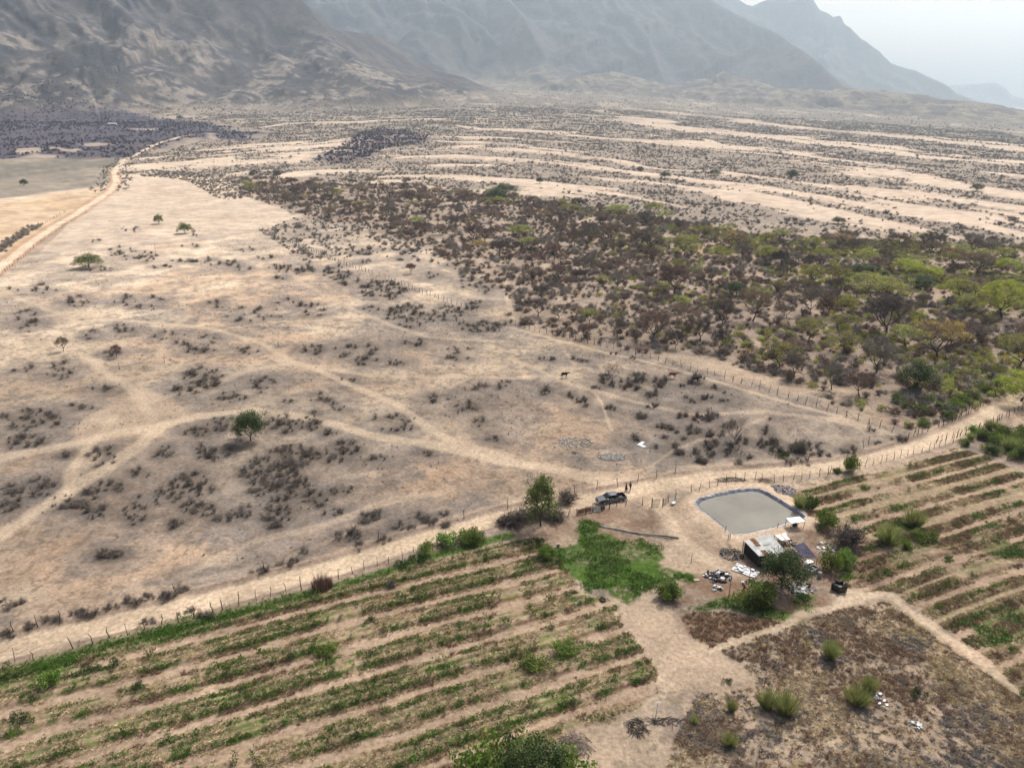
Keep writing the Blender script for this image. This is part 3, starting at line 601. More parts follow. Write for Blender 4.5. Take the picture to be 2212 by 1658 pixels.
_tree_cache = {}
def tree_proto(key):
    if key in _tree_cache: return _tree_cache[key]
    kind, sd = key
    if kind == 'bare':
        tb, T, T0, g = tree_parts(100 + sd, 7, 10, twigs=2000); tr = tb.mesh('trunk', M['bark']); cr = crown_bare('crown', T, T0, g, 5200, .8, .022, M['twig'])
    elif kind == 'brown':
        tb, T, T0, g = tree_parts(140 + sd, 6, 8); tr = tb.mesh('trunk', M['bark']); cr = crown_bare('crown', T, T0, g, 4600, .7, .022, M['twigred'])
    elif kind == 'palebare':
        tb, T, T0, g = tree_parts(170 + sd, 6, 8, trunkh=.3); tr = tb.mesh('trunk', M['palebark']); cr = crown_bare('crown', T, T0, g, 700, .5, .02, M['twigred'])
    elif kind == 'acacia':
        tb, T, T0, g = tree_parts(200 + sd, 6.5, 10); tr = tb.mesh('trunk', M['bark']); cr = crown_leaf('crown', T, T0, g, 6500, .9, .12, M['acacia'], .35, M['twig'], .2)
    elif kind == 'autumn':
        tb, T, T0, g = tree_parts(230 + sd, 6.5, 10); tr = tb.mesh('trunk', M['bark']); cr = crown_leaf('crown', T, T0, g, 5500, .85, .1, M['twigred'], .4, M['yellow'], .3)
    elif kind == 'bright':
        tb, T, T0, g = tree_parts(260 + sd, 6, 10); tr = tb.mesh('trunk', M['bark']); cr = crown_leaf('crown', T, T0, g, 8000, 1.0, .13, M['bright'], .4)
    elif kind == 'green':
        tb, T, T0, g = tree_parts(290 + sd, 6, 8, kind='full', trunkh=.2); tr = tb.mesh('trunk', M['bark']); cr = crown_leaf('crown', T, T0, g, 11000, .85, .115, M['leaf'], .6)
    elif kind == 'dark':
        tb, T, T0, g = tree_parts(320 + sd, 6, 8, trunkh=.16, kind='full'); tr = tb.mesh('trunk', M['bark']); cr = crown_leaf('crown', T, T0, g, 12000, .95, .125, M['darkleaf'], .75)
    _tree_cache[key] = (tr, cr, {'bare': (7, 10), 'brown': (6, 8), 'palebare': (6, 8), 'acacia': (6.5, 10), 'autumn': (6.5, 10), 'bright': (6, 10), 'green': (6, 8), 'dark': (6, 8)}[kind])
    return _tree_cache[key]
TREES = []
def tree(kind, sd, x, y, h, w, label, group=None, name='tree', rz=None):
    tr, cr, (h0, w0) = tree_proto((kind, sd))
    o = empty(name, (x, y, Hs(x, y) - .05), rnd.uniform(0, 6.28) if rz is None else rz, label, 'tree', group)
    o.scale = (w / w0, w / w0, h / h0); part('trunk', tr, o); part('crown', cr, o); TREES.append((x, y, w)); o['category'] = 'tree'; return o

# ------------------------------------------------------------------ scatter (uncountable cover)
HID = bpy.data.collections.new('cover_sources')
def scatter(name, pts, scl, protos, zs=None, label=None, cat='ground cover'):
    n = len(pts); me = bpy.data.meshes.new(name); me.vertices.add(n)
    z = H(pts[:, 0], pts[:, 1]) if zs is None else zs
    me.vertices.foreach_set('co', np.column_stack([pts, z]).astype(np.float32).ravel())
    a = me.attributes.new('rot', 'FLOAT_VECTOR', 'POINT'); r = np.zeros((n, 3)); r[:, 2] = rs.uniform(0, 6.283, n); a.data.foreach_set('vector', r.astype(np.float32).ravel())
    a = me.attributes.new('scl', 'FLOAT_VECTOR', 'POINT'); scl = np.asarray(scl, float)
    if scl.ndim == 1: scl = np.column_stack([scl, scl, scl * rs.uniform(.8, 1.2, n)])
    a.data.foreach_set('vector', scl.astype(np.float32).ravel())
    a = me.attributes.new('idx', 'INT', 'POINT'); a.data.foreach_set('value', rs.randint(0, len(protos), n).astype(np.int32))
    o = bpy.data.objects.new(name, me); C.objects.link(o); o['kind'] = 'stuff'
    if label: o['label'] = label; o['category'] = cat
    col_ = bpy.data.collections.new(name + '_source')
    for i, p in enumerate(protos): col_.objects.link(bpy.data.objects.new(name + '_source', p))
    ng = bpy.data.node_groups.new(name, 'GeometryNodeTree')
    ng.interface.new_socket('Geometry', in_out='INPUT', socket_type='NodeSocketGeometry'); ng.interface.new_socket('Geometry', in_out='OUTPUT', socket_type='NodeSocketGeometry')
    gi = ng.nodes.new('NodeGroupInput'); go = ng.nodes.new('NodeGroupOutput'); ip = ng.nodes.new('GeometryNodeInstanceOnPoints'); ci = ng.nodes.new('GeometryNodeCollectionInfo')
    ci.inputs['Collection'].default_value = col_; ci.inputs['Separate Children'].default_value = True; ci.inputs['Reset Children'].default_value = True
    def at(nm, ty):
        q = ng.nodes.new('GeometryNodeInputNamedAttribute'); q.data_type = ty; q.inputs['Name'].default_value = nm; return q.outputs['Attribute']
    L = ng.links.new; L(gi.outputs[0], ip.inputs['Points']); L(ci.outputs[0], ip.inputs['Instance']); ip.inputs['Pick Instance'].default_value = True
    L(at('idx', 'INT'), ip.inputs['Instance Index']); L(at('rot', 'FLOAT_VECTOR'), ip.inputs['Rotation']); L(at('scl', 'FLOAT_VECTOR'), ip.inputs['Scale']); L(ip.outputs[0], go.inputs[0])
    md = o.modifiers.new('cover', 'NODES'); md.node_group = ng; return o
def sample_poly(pl, n, dens=None):
    out = np.zeros((0, 2)); lo, hi = pl.min(0), pl.max(0)
    while len(out) < n:
        p = rs.uniform(lo, hi, (max(n * 3, 2000), 2)); p = p[inpoly(p[:, 0], p[:, 1], pl)]
        if dens is not None: p = p[rs.rand(len(p)) < dens(p[:, 0], p[:, 1])]
        out = np.vstack([out, p]) if len(p) else out
        if len(p) == 0: break
    return out[:n]
clus = []
def cl(f, region, L): 
    for cx, cy, rx, ry, n in L: clus.append((f, region, cx, cy, rx, ry, n))
cl(Z3, 'on the pale upper left field', [(335, 335, 70, 32, 16), (600, 340, 110, 45, 18), (570, 130, 90, 28, 18), (665, 145, 70, 20, 12), (880, 165, 60, 16, 12), (975, 165, 45, 16, 12), (780, 165, 40, 12, 6), (565, 30, 45, 22, 9), (850, 42, 22, 14, 5), (400, 75, 30, 10, 4), (480, 110, 60, 15, 6), (820, 100, 40, 10, 4), (440, 200, 60, 15, 8), (200, 280, 60, 20, 6), (100, 290, 60, 20, 5), (700, 185, 40, 14, 6), (1060, 110, 40, 14, 4), (1150, 145, 40, 14, 5), (1050, 190, 40, 12, 4), (1420, 75, 50, 20, 6), (1330, 45, 40, 20, 6), (1480, 75, 24, 14, 4)])
cl(Z3, 'in the open left pasture', [(120, 420, 50, 50, 12), (535, 450, 45, 22, 10), (850, 515, 110, 45, 24), (1060, 545, 60, 20, 10), (1100, 390, 130, 45, 18), (1350, 370, 70, 30, 10), (1330, 350, 50, 14, 5), (880, 665, 85, 45, 42), (800, 720, 60, 20, 10), (1010, 750, 80, 26, 12), (1140, 690, 60, 40, 14), (1380, 540, 70, 24, 12), (1550, 560, 90, 50, 16), (1570, 595, 60, 20, 12), (1800, 520, 60, 20, 10), (1990, 560, 90, 30, 12), (1710, 600, 40, 14, 6), (1470, 790, 40, 18, 6), (1380, 755, 40, 25, 5), (1240, 765, 30, 12, 4), (1360, 820, 40, 12, 4), (1520, 680, 60, 10, 3), (1900, 760, 50, 20, 7), (2010, 800, 60, 26, 10), (2060, 860, 45, 20, 4), (2130, 930, 30, 15, 4), (270, 640, 70, 40, 15), (100, 630, 45, 20, 6), (440, 710, 60, 22, 6), (360, 785, 60, 20, 8), (130, 850, 140, 50, 40), (100, 945, 110, 30, 18), (300, 995, 28, 12, 5), (440, 1010, 70, 45, 14), (2150, 700, 60, 25, 5), (2050, 710, 60, 20, 5), (1740, 830, 60, 40, 4), (1660, 830, 40, 25, 3), (470, 560, 60, 20, 4), (1220, 330, 60, 20, 4), (700, 480, 60, 30, 5), (400, 480, 60, 25, 4), (940, 350, 40, 16, 5)])
cl(Z3, 'in the thicket round the lone green tree', [(700, 985, 50, 26, 7), (850, 900, 55, 16, 7), (950, 865, 60, 30, 10), (1270, 865, 120, 45, 22), (1430, 900, 30, 16, 5), (1500, 970, 55, 35, 10), (1250, 1010, 100, 55, 32), (1130, 1070, 100, 55, 28), (930, 990, 100, 45, 18), (1330, 1000, 55, 22, 9), (1440, 1000, 60, 36, 9), (1640, 1010, 40, 16, 3), (1690, 885, 40, 16, 3), (1755, 885, 26, 14, 3), (1840, 990, 30, 12, 2), (820, 1120, 85, 45, 18), (1240, 1100, 100, 45, 22), (480, 1135, 60, 26, 8), (600, 1080, 50, 25, 4)])
cl(Z5, 'in the lower thicket beside the road', [(50, 150, 55, 65, 18), (180, 100, 60, 45, 14), (390, 125, 50, 26, 9), (300, 170, 80, 36, 16), (400, 205, 60, 34, 12), (580, 215, 55, 50, 16), (700, 140, 100, 36, 16), (870, 100, 80, 36, 14), (870, 190, 80, 34, 16), (980, 230, 60, 20, 12), (1060, 205, 36, 26, 8), (1200, 230, 60, 60, 18), (1180, 110, 100, 55, 22), (1300, 120, 60, 34, 10), (1370, 150, 60, 34, 10), (1480, 110, 50, 25, 6), (770, 265, 50, 16, 7), (475, 385, 60, 22, 14), (1430, 210, 50, 14, 5), (1610, 235, 60, 28, 10), (1500, 310, 50, 24, 10), (1545, 360, 24, 16, 4), (1320, 385, 20, 10, 2), (1870, 230, 80, 26, 10), (1750, 270, 50, 18, 8), (50, 600, 60, 25, 9)])
cl(Z5, 'in the brush line along the road verge', [(25, 742, 45, 10, 10), (130, 708, 40, 12, 12), (225, 680, 50, 14, 14), (370, 652, 65, 12, 14), (480, 628, 40, 10, 7), (590, 598, 60, 14, 16), (690, 575, 70, 16, 22), (800, 550, 35, 10, 7), (1120, 465, 35, 14, 8), (1250, 432, 60, 14, 9), (650, 680, 50, 14, 8), (810, 640, 50, 14, 6), (890, 660, 36, 10, 8), (1660, 330, 30, 14, 6), (1900, 260, 60, 14, 8)])
cl(ZI, 'in the right pasture near the cows', [(640, 250, 60, 45, 12), (720, 305, 60, 20, 8), (830, 300, 70, 50, 16), (960, 270, 60, 26, 12), (1150, 290, 80, 44, 16), (930, 355, 30, 16, 4), (1070, 395, 70, 26, 14), (1470, 290, 60, 28, 9), (1500, 245, 60, 16, 8), (1560, 430, 70, 26, 10), (90, 372, 60, 28, 9), (315, 410, 35, 20, 6), (410, 445, 60, 26, 9), (460, 490, 20, 12, 2), (550, 330, 45, 22, 5), (690, 525, 60, 26, 9), (1070, 500, 70, 18, 8), (50, 60, 40, 14, 3), (160, 80, 24, 14, 3), (710, 30, 30, 16, 3), (360, 75, 40, 16, 3), (450, 100, 40, 16, 2), (890, 70, 30, 12, 3), (950, 215, 60, 12, 5), (1340, 320, 40, 20, 4), (1635, 335, 30, 14, 4), (1370, 420, 30, 10, 2), (1450, 455, 30, 14, 3), (1725, 380, 20, 10, 2), (1740, 450, 40, 14, 3)])
cl(ZI, 'in the scrub round the lone bare pasture tree', [(970, 590, 50, 30, 9), (1360, 590, 40, 22, 6), (1510, 620, 60, 34, 14), (1620, 600, 70, 44, 18), (1770, 680, 70, 28, 10), (1150, 680, 60, 16, 6), (1240, 700, 50, 24, 8), (1300, 745, 20, 10, 2), (1420, 730, 45, 34, 8), (1490, 740, 40, 26, 7), (1590, 770, 60, 18, 8), (1710, 755, 40, 24, 5), (1380, 800, 30, 12, 4), (1200, 790, 20, 10, 2), (1270, 870, 30, 18, 4), (1330, 945, 40, 26, 7), (1490, 930, 40, 20, 4), (1620, 860, 60, 40, 12), (1620, 950, 50, 26, 7), (1760, 930, 60, 26, 8), (1850, 830, 90, 45, 14), (1510, 1020, 60, 26, 9), (2080, 860, 50, 34, 9), (2170, 855, 60, 45, 14), (2105, 730, 40, 26, 6), (1970, 990, 30, 16, 3), (1860, 1040, 40, 20, 5), (935, 800, 40, 22, 5), (1110, 880, 20, 12, 2), (2150, 620, 20, 14, 2)])
cl(Z4, 'beside the road right of the bare pasture tree', [(1240, 1080, 50, 25, 12), (1160, 1085, 50, 22, 10), (1310, 1055, 30, 14, 4), (1340, 1100, 50, 16, 10), (1450, 1085, 50, 14, 10), (1240, 1135, 60, 14, 8), (1100, 1055, 40, 20, 6), (1680, 1035, 40, 14, 10), (1570, 1055, 30, 10, 4), (1540, 990, 30, 14, 2)])
cl(Z3, 'in the dark brush below the diagonal fence', [(1280, 195, 90, 22, 30), (1450, 215, 60, 34, 30), (1660, 285, 110, 42, 60), (1560, 120, 40, 10, 6), (1780, 400, 110, 50, 60), (1940, 390, 60, 35, 26), (2080, 445, 110, 28, 34), (2040, 350, 40, 24, 10), (1180, 185, 50, 10, 6), (1210, 235, 30, 10, 5), (1500, 250, 60, 20, 12), (1600, 370, 40, 14, 5), (1750, 140, 40, 22, 6), (1590, 165, 30, 10, 4), (1860, 220, 40, 20, 4), (1960, 180, 40, 25, 6), (2030, 260, 50, 26, 10), (2110, 290, 50, 20, 6)])
items = []
for f, region, cx, cy, rx, ry, n in clus:
    for _ in range(int(n * (1.7 if 'lone green' in region else 1.25 if 'thicket' in region or 'brush below' in region else 1))):
        r_, a = math.sqrt(rnd.random()), rnd.uniform(0, 6.283); q = f((cx + rx * r_ * math.cos(a), cy + ry * r_ * math.sin(a))); x, y = P(*q)
        d = math.hypot(x, y); s = rnd.choice((.45, .6, .75, .9, 1.15)) * rnd.uniform(.85, 1.25) * (1 + .5 * min(max(d - 150, 0), 200) / 200) * (.85 if 'verge' in region else 1)
        items.append((s / d, x, y, s, region))
items.sort(key=lambda t: -t[0])
IT = np.array([(x, y, s_) for _, x, y, s_, _ in items])
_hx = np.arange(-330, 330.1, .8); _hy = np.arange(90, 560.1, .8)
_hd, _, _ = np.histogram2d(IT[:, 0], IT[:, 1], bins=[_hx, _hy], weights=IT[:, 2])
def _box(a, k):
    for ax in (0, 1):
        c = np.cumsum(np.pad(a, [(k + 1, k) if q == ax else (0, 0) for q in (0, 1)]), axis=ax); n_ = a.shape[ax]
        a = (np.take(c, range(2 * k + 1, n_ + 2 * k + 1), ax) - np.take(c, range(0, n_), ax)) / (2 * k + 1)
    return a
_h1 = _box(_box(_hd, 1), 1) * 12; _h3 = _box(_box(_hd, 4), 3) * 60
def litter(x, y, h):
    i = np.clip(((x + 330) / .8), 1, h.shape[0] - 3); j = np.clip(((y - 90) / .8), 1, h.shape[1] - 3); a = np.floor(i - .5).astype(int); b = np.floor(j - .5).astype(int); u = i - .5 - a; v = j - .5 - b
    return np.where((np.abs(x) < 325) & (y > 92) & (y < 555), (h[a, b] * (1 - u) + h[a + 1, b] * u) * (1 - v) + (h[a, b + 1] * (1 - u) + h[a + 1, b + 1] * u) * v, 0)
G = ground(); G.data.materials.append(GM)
#BEGIN BUILD
# ------------------------------------------------------------------ labels that say which one
FIELD_MARKS = [((541, 945), 'the lone round green tree'), ((1240, 915), 'the ash patch'), ((1384, 960), 'the white sheet'), ((1588, 955), 'the bare pasture tree'), ((1322, 825), 'the pale forked tree'), ((1220, 811), 'the black cow'), ((1453, 812), 'the brown cow'), ((1168, 1130), 'the roadside tree'), ((310, 874), 'the meeting of paths'), ((120, 1080), 'the left path fork'), ((193, 572), 'the spreading tree at left'), ((137, 757), 'the bare tree by paths'), ((253, 770), 'the second bare tree'), ((700, 1255), 'the russet grass clump'), ((30, 1367), 'the leftmost verge post'), ((384, 1287), 'the fourth verge post'), ((572, 1235), 'the fifth verge post'), ((900, 600), 'the diagonal fence middle'), ((602, 747), 'the stick in the pasture'), ((1830, 1000), 'the round roadside bush'), ((925, 690), 'the fence end brush'), ((1035, 945), 'the long path bend'), ((625, 779), 'the path junction'), ((440, 810), 'the dense square thicket')]
WOOD_MARKS = [((1460, 600), 'the domed crown'), ((1265, 570), 'the domed tree at left'), ((1630, 660), 'the curved-trunk tree'), ((1745, 660), 'the open-ground tree'), ((1410, 720), 'the broad fence tree'), ((1906, 640), 'the great green crown'), ((2160, 660), 'the vivid green dome'), ((1970, 590), 'the two bright domes'), ((1975, 820), 'the thick-trunked dark tree'), ((2022, 740), 'the yellowing tree'), ((1165, 490), 'the pale clearing'), ((1410, 450), 'the tall green back tree'), ((1478, 550), 'the back olive tree'), ((1650, 560), 'the flat-topped olive tree'), ((1050, 430), 'the dark corner tree'), ((930, 480), 'the back left bare tree'), ((800, 420), 'the back left path'), ((2110, 540), 'the back track tree'), ((1715, 790), 'the twin-trunked tree')]
ORD = ['nearest', 'second nearest', 'third nearest', 'fourth nearest', 'fifth nearest', 'sixth nearest', 'seventh nearest', 'eighth nearest', 'ninth nearest', 'tenth nearest', 'eleventh nearest', 'twelfth nearest', 'thirteenth nearest', 'fourteenth nearest', 'fifteenth nearest', 'sixteenth nearest']
def proj(x, y): 
    v = np.array([x, y, 0 - HC]); f_ = np.array([0, CP, -SP]); u_ = np.array([0, SP, CP]); d = v @ f_; return 1106 + FPX * x / d, 829 - FPX * (v @ u_) / d
ORD += [f'{w} nearest' for w in ('seventeenth', 'eighteenth', 'nineteenth', 'twentieth', 'twenty-first', 'twenty-second', 'twenty-third', 'twenty-fourth', 'twenty-fifth', 'twenty-sixth', 'twenty-seventh', 'twenty-eighth', 'twenty-ninth', 'thirtieth')]
ORD += [f'thirty-{w} nearest' for w in ('first', 'second', 'third', 'fourth', 'fifth', 'sixth', 'seventh', 'eighth', 'ninth')]
def place_labels(L, marks):
    b = {}
    for o, x, y, desc in L:
        p = proj(x, y); m = min(marks, key=lambda q: math.hypot(q[0][0] - p[0], 1.7 * (q[0][1] - p[1]))); dx, dy = p[0] - m[0][0], 1.7 * (p[1] - m[0][1])
        an = math.degrees(math.atan2(-dy, dx)) % 360; dr = ['right of', 'above right of', 'above', 'above left of', 'left of', 'below left of', 'below', 'below right of'][int(((an + 22.5) % 360) // 45)]
        b.setdefault((desc, m[1], dr), []).append((math.hypot(dx, dy), o))
    for (desc, m, dr), v in b.items():
        v.sort(key=lambda t: t[0])
        for i, (_, o) in enumerate(v): o['label'] = f'{desc}, {ORD[min(i, 38)]} {dr} {m}' if len(v) > 1 else f'{desc}, {dr} {m}'
# ------------------------------------------------------------------ trees one can tell apart
D_ = lambda p: P(*p)
def px_m(p):                                          # frame units per metre at a ground point
    x, y = P(*p); return FPX / math.hypot(math.hypot(x, y), HC) 
def hero(kind, f, p, wpx, hpx, label, group=None, name='tree', sd=None):
    q = f(p); x, y = P(*q); k = px_m(q); el = math.atan2(HC, math.hypot(x, y))
    return tree(kind, (len(TREES) % 3) if sd is None else sd, x, y, hpx / k / math.cos(el), wpx / k, label, group, name)
TG = 'trees of the dry woodland'
I_ = lambda p: p
hero('green', I_, (1168, 1138), 80, 104, 'tall feathery light green tree beside the road, left of the pickup', name='roadside_tree', sd=0)
hero('dark', I_, (541, 952), 72, 62, 'lone round dark green tree in the thicket of the dry pasture', name='round_tree', sd=1)
for q, w, h, t in [((385, 190), 54, 28, 'small spreading green tree in the pale field, nearest the left edge'), ((800, 40), 30, 22, 'small leaning green tree with a bare bush at its right'), ((687, 2), 20, 19, 'smallest green tree on the pale field, behind the leaning one')]:
    hero('green', Z3, q, w, h, t, 'lone green trees on the pale field', name='round_tree', sd=2)
hero('palebare', Z4, (435, 795), 58, 50, 'pale leafless tree with a forked trunk above the brown cow', name='bare_tree', sd=0)
hero('palebare', Z4, (965, 1055), 66, 62, 'leafless spreading tree alone in the pasture near the white sheet', name='bare_tree', sd=1)
hero('brown', Z3, (275, 550), 26, 30, 'small bare tree in the left pasture by the forking path', name='bare_tree', sd=2)
hero('brown', Z3, (505, 575), 26, 26, 'small bare tree right of the one by the forking path', name='bare_tree', sd=1)
hero('brown', Z3, (1775, 215), 30, 24, 'bare tree right behind the top stretch of the diagonal fence', name='bare_tree', sd=0)
hb = [((700, 405), 90, 62, 'large bare tree with a domed crown in the middle of the woodland'), ((320, 335), 68, 52, 'dark bare tree with a domed crown at the left of the woodland'), ((325, 210), 52, 52, 'slender bare tree at the far left of the woodland'),
      ((1040, 525), 76, 74, 'very dark bare tree with a long curved trunk in the middle woodland'), ((910, 545), 64, 60, 'dark bare tree leaning to the right, beside the curved one'), ((1290, 495), 64, 62, 'tall bare tree on open ground right of the curved one'),
      ((610, 610), 84, 70, 'broad dark bare tree close to the diagonal fence'), ((455, 595), 56, 46, 'dark bare tree left of the broad one by the diagonal fence'), ((815, 615), 60, 56, 'upright bare tree right of the broad one by the fence'),
      ((1365, 500), 44, 46, 'narrow bare tree beside the tall one on open ground'), ((1615, 580), 104, 84, 'biggest bare tree of the woodland, in front of the great green crown'), ((1575, 745), 90, 66, 'wide bare tree low in the right woodland'),
      ((310, 600), 42, 34, 'small umbrella-shaped bare tree behind the fence'), ((705, 640), 40, 40, 'small grey tree beside the front edge of the woodland'), ((895, 655), 48, 50, 'pale-stemmed thin tree at the front edge of the woodland'),
      ((1500, 845), 58, 50, 'grey bare tree at the lower right front of the woodland'), ((1380, 820), 52, 56, 'thin bare tree at the lower front of the woodland'), ((590, 220), 56, 50, 'bare tree with rusty twigs at the back of the woodland'), ((420, 185), 60, 44, 'bare tree at the back beside the pale clearing'),
      ((1810, 225), 62, 42, 'bare grey tree at the far right back of the woodland'), ((1985, 230), 52, 40, 'bare grey tree nearest the back track at right'), ((2005, 325), 60, 46, 'bare tree below the back track at right'), ((1150, 300), 44, 40, 'thin bare tree in the back middle of the woodland'), ((1215, 770), 64, 56, 'twin-trunked dark tree at the front edge'), ((545, 215), 50, 40, 'low bare tree beside the rusty-twigged one')]
for i, (q, w, h, t) in enumerate(hb): hero('bare' if i % 3 else 'brown', Z4, q, w, h, t, TG, 'bare_tree', sd=i % 4)
for i, (q, w, h, t) in enumerate([((1440, 530), 56, 56, 'thin tree with sparse green and bare boughs left of the great crown'), ((745, 240), 56, 44, 'spreading olive tree at the back middle'), ((1095, 285), 52, 42, 'flat-topped olive tree with pale green top'), ((1400, 370), 54, 42, 'flat-topped green tree with dark trunk on open ground'),
      ((1895, 300), 44, 34, 'small flat-topped olive tree at right back'), ((1155, 725), 78, 56, 'olive tree with a flat layered crown at the front edge'), ((2190, 725), 80, 66, 'layered green tree cut by the right edge of the picture'), ((40, 190), 54, 44, 'olive tree left of the pale clearing'),
      ((610, 75), 50, 34, 'light green tree standing above the others at the back edge'), ((735, 475), 40, 32, 'small rounded olive tree in the woodland middle'), ((1290, 345), 30, 26, 'small sparse tree between the flat-topped ones'), ((460, 75), 60, 30, 'wide olive tree of the back row'), ((250, 70), 50, 26, 'low olive tree at the left end of the back row'), ((1105, 190), 30, 24, 'small green tree of the back row')]):
    hero('acacia', Z4, q, w, h, t, TG, 'acacia_tree', sd=i % 4)
hero('autumn', Z4, (1835, 685), 106, 80, 'wide tree with yellowing top and low forked trunk', TG, 'acacia_tree', sd=0)
hero('autumn', Z4, (940, 215), 48, 40, 'tree with yellow and olive crown at the back', TG, 'acacia_tree', sd=1)
for i, (q, w, h, t) in enumerate([((1600, 480), 134, 66, 'great pale green crown, the widest of the woodland'), ((2115, 505), 96, 68, 'vivid green domed tree at the right edge of the woodland'), ((1700, 312), 54, 28, 'bright green low dome, left of two at the right back'), ((1765, 352), 66, 34, 'bright yellow-green dome in front of another'), ((2135, 322), 44, 30, 'small bright green dome at the far right'), ((1835, 330), 26, 18, 'tiny bright green bush-like tree by two domes')]):
    hero('bright' if i else 'acacia', Z4, q, w, h, t, TG, 'acacia_tree', sd=i % 3)
hero('bright', Z4, (2200, 865), 100, 56, 'bright green tree overhanging the road at the right edge', name='roadside_tree', sd=1)
for i, (q, w, h, t) in enumerate([((1735, 825), 72, 56, 'dense dark tree with thick forked trunk at the lower right'), ((1510, 335), 46, 30, 'dark leafy tree at the right back'), ((1765, 388), 46, 28, 'grey-green leafy tree below the bright domes'), ((968, 415), 42, 32, 'dark leafy tree above the curved bare tree'), ((1603, 335), 22, 14, 'small dark leafy tree left of the grey-green one')]):
    hero('dark', Z4, q, w, h, t, TG, 'leafy_tree', sd=i % 2)
for i, (f, q, w, h, t) in enumerate([(Z2, (1207, 775), 26, 19, 'black-green tree standing alone on the far pale ridges'), (Z2, (660, 775), 22, 14, 'dark tree among bushes on the far ridges'), (Z2, (2007, 832), 24, 14, 'dark tree at the far right ridges'), (Z2, (1408, 968), 26, 14, 'leafy green tree behind the woodland at right'),
      (ZM, (2085, 790), 50, 32, 'big dark leafy tree at the back left corner of the woodland'), (ZM, (2150, 720), 50, 26, 'dark leafy tree behind the big one at the corner'), (ZQ, (210, 860), 14, 12, 'single dark bush-like tree on the grey field'), (ZQ, (1555, 275), 12, 8, 'dark tree by the distant farm track'), (Z2, (552, 745), 16, 11, 'dark tree on a far ridge left of the middle'), (Z2, (120, 800), 16, 14, 'dark tree on the ridge just behind the woodland'), (Z2, (875, 760), 28, 12, 'broad grey tree on the far ridges')]):
    hero('dark', f, q, w, h, t, name='leafy_tree', sd=i % 2)
hero('dark', ZA, (1235, 1140), 92, 72, 'dense dark green tree in front of the tin-roofed shack', name='yard_tree', sd=0)
# fill of the woodland
spots = sample_poly(WOOD, 1500); kept = []
order = sorted(range(len(spots)), key=lambda i: rnd.random())
for i in order:
    x, y = spots[i]
    if sdpoly(np.array([x]), np.array([y]), WOOD)[0] < 6 or dseg(np.array([x]), np.array([y]), ROAD)[0] < 12: continue
    if all(math.hypot(x - a, y - b) > 4.2 + w * .22 for a, b, w in TREES):
        u = ss(-40, 200, x); w = rnd.uniform(6, 12); rr_ = math.hypot(x, y)
        row = 'front' if rr_ < 250 else ('middle' if rr_ < 360 else 'back'); side = 'left' if x < 60 else ('central' if x < 150 else 'right')
        k = 'acacia' if rnd.random() < .12 + .38 * u else ('autumn' if rnd.random() < .12 else ('brown' if rnd.random() < .5 else 'bare'))
        nm = {'acacia': 'acacia_tree', 'autumn': 'acacia_tree'}.get(k, 'bare_tree')
        ds = {'acacia': 'small olive green tree', 'autumn': 'small yellowing tree', 'brown': 'small leafless brown tree', 'bare': 'small leafless dark tree'}[k]
        kept.append((tree(k, rnd.randint(0, 3), x, y, w * rnd.uniform(.6, .8), w, ds, 'small trees of the woodland', nm), x, y, ds))
    if len(kept) > 235: break
place_labels(kept, WOOD_MARKS)

# ------------------------------------------------------------------ shrubs
SHR = [shrub_mesh('dry_shrub', M['twig'], rs.randint(16, 26), 14, spread=rs.uniform(.8, 1.15), h=rs.uniform(.7, 1.1), w=.0135) for _ in range(7)]
SHF = [shrub_mesh('dry_shrub_far', M['twigfar'], 14, 9, w=.045) for _ in range(3)]
SL = []
for _, x, y, s, region in items[:290]:
    o = part('dry_shrub', rnd.choice(SHR), None); o.location = (x, y, Hs(x, y)); o.rotation_euler = (0, 0, rnd.uniform(0, 6.28)); o.scale = (s * rnd.uniform(.9, 1.3), s, s * rnd.uniform(.7, 1.15))
    ds = ('tiny' if s < .5 else 'small' if s < .7 else 'middling' if s < .95 else 'large') + ' leafless shrub'; tag(o, ds, 'shrub', 'dry shrubs ' + region); SL.append((o, x, y, ds))
place_labels(SL, FIELD_MARKS)
rest = np.array([(x, y, s) for _, x, y, s, _ in items[290:]])
# stray small shrubs over the pasture
PAST = PP([(-60, 560), (560, 510), (950, 640), (1100, 700), (1420, 785), (1900, 930), (1750, 985), (1450, 1035), (1100, 1100), (700, 1215), (-100, 1420)])
dn = lambda x, y: ss(.42, .62, fbm(x, y, 20, 4, 107)) * ss(3, 6, dseg(x, y, ROAD)) * ss(1.5, 3, np.min([dline(x, y, p) for p, w, s_ in PATHS], axis=0))
st = sample_poly(PAST, 4500, lambda x, y: dn(x, y) * .9 + .1)
rest = np.vstack([rest, np.column_stack([st, rs.uniform(.08, .42, len(st)) * rs.uniform(.5, 1, len(st))])])
scatter('pasture_scrub', rest[:, :2], rest[:, 2], SHR, label='small leafless scrub scattered over the dry pasture', cat='scrub')
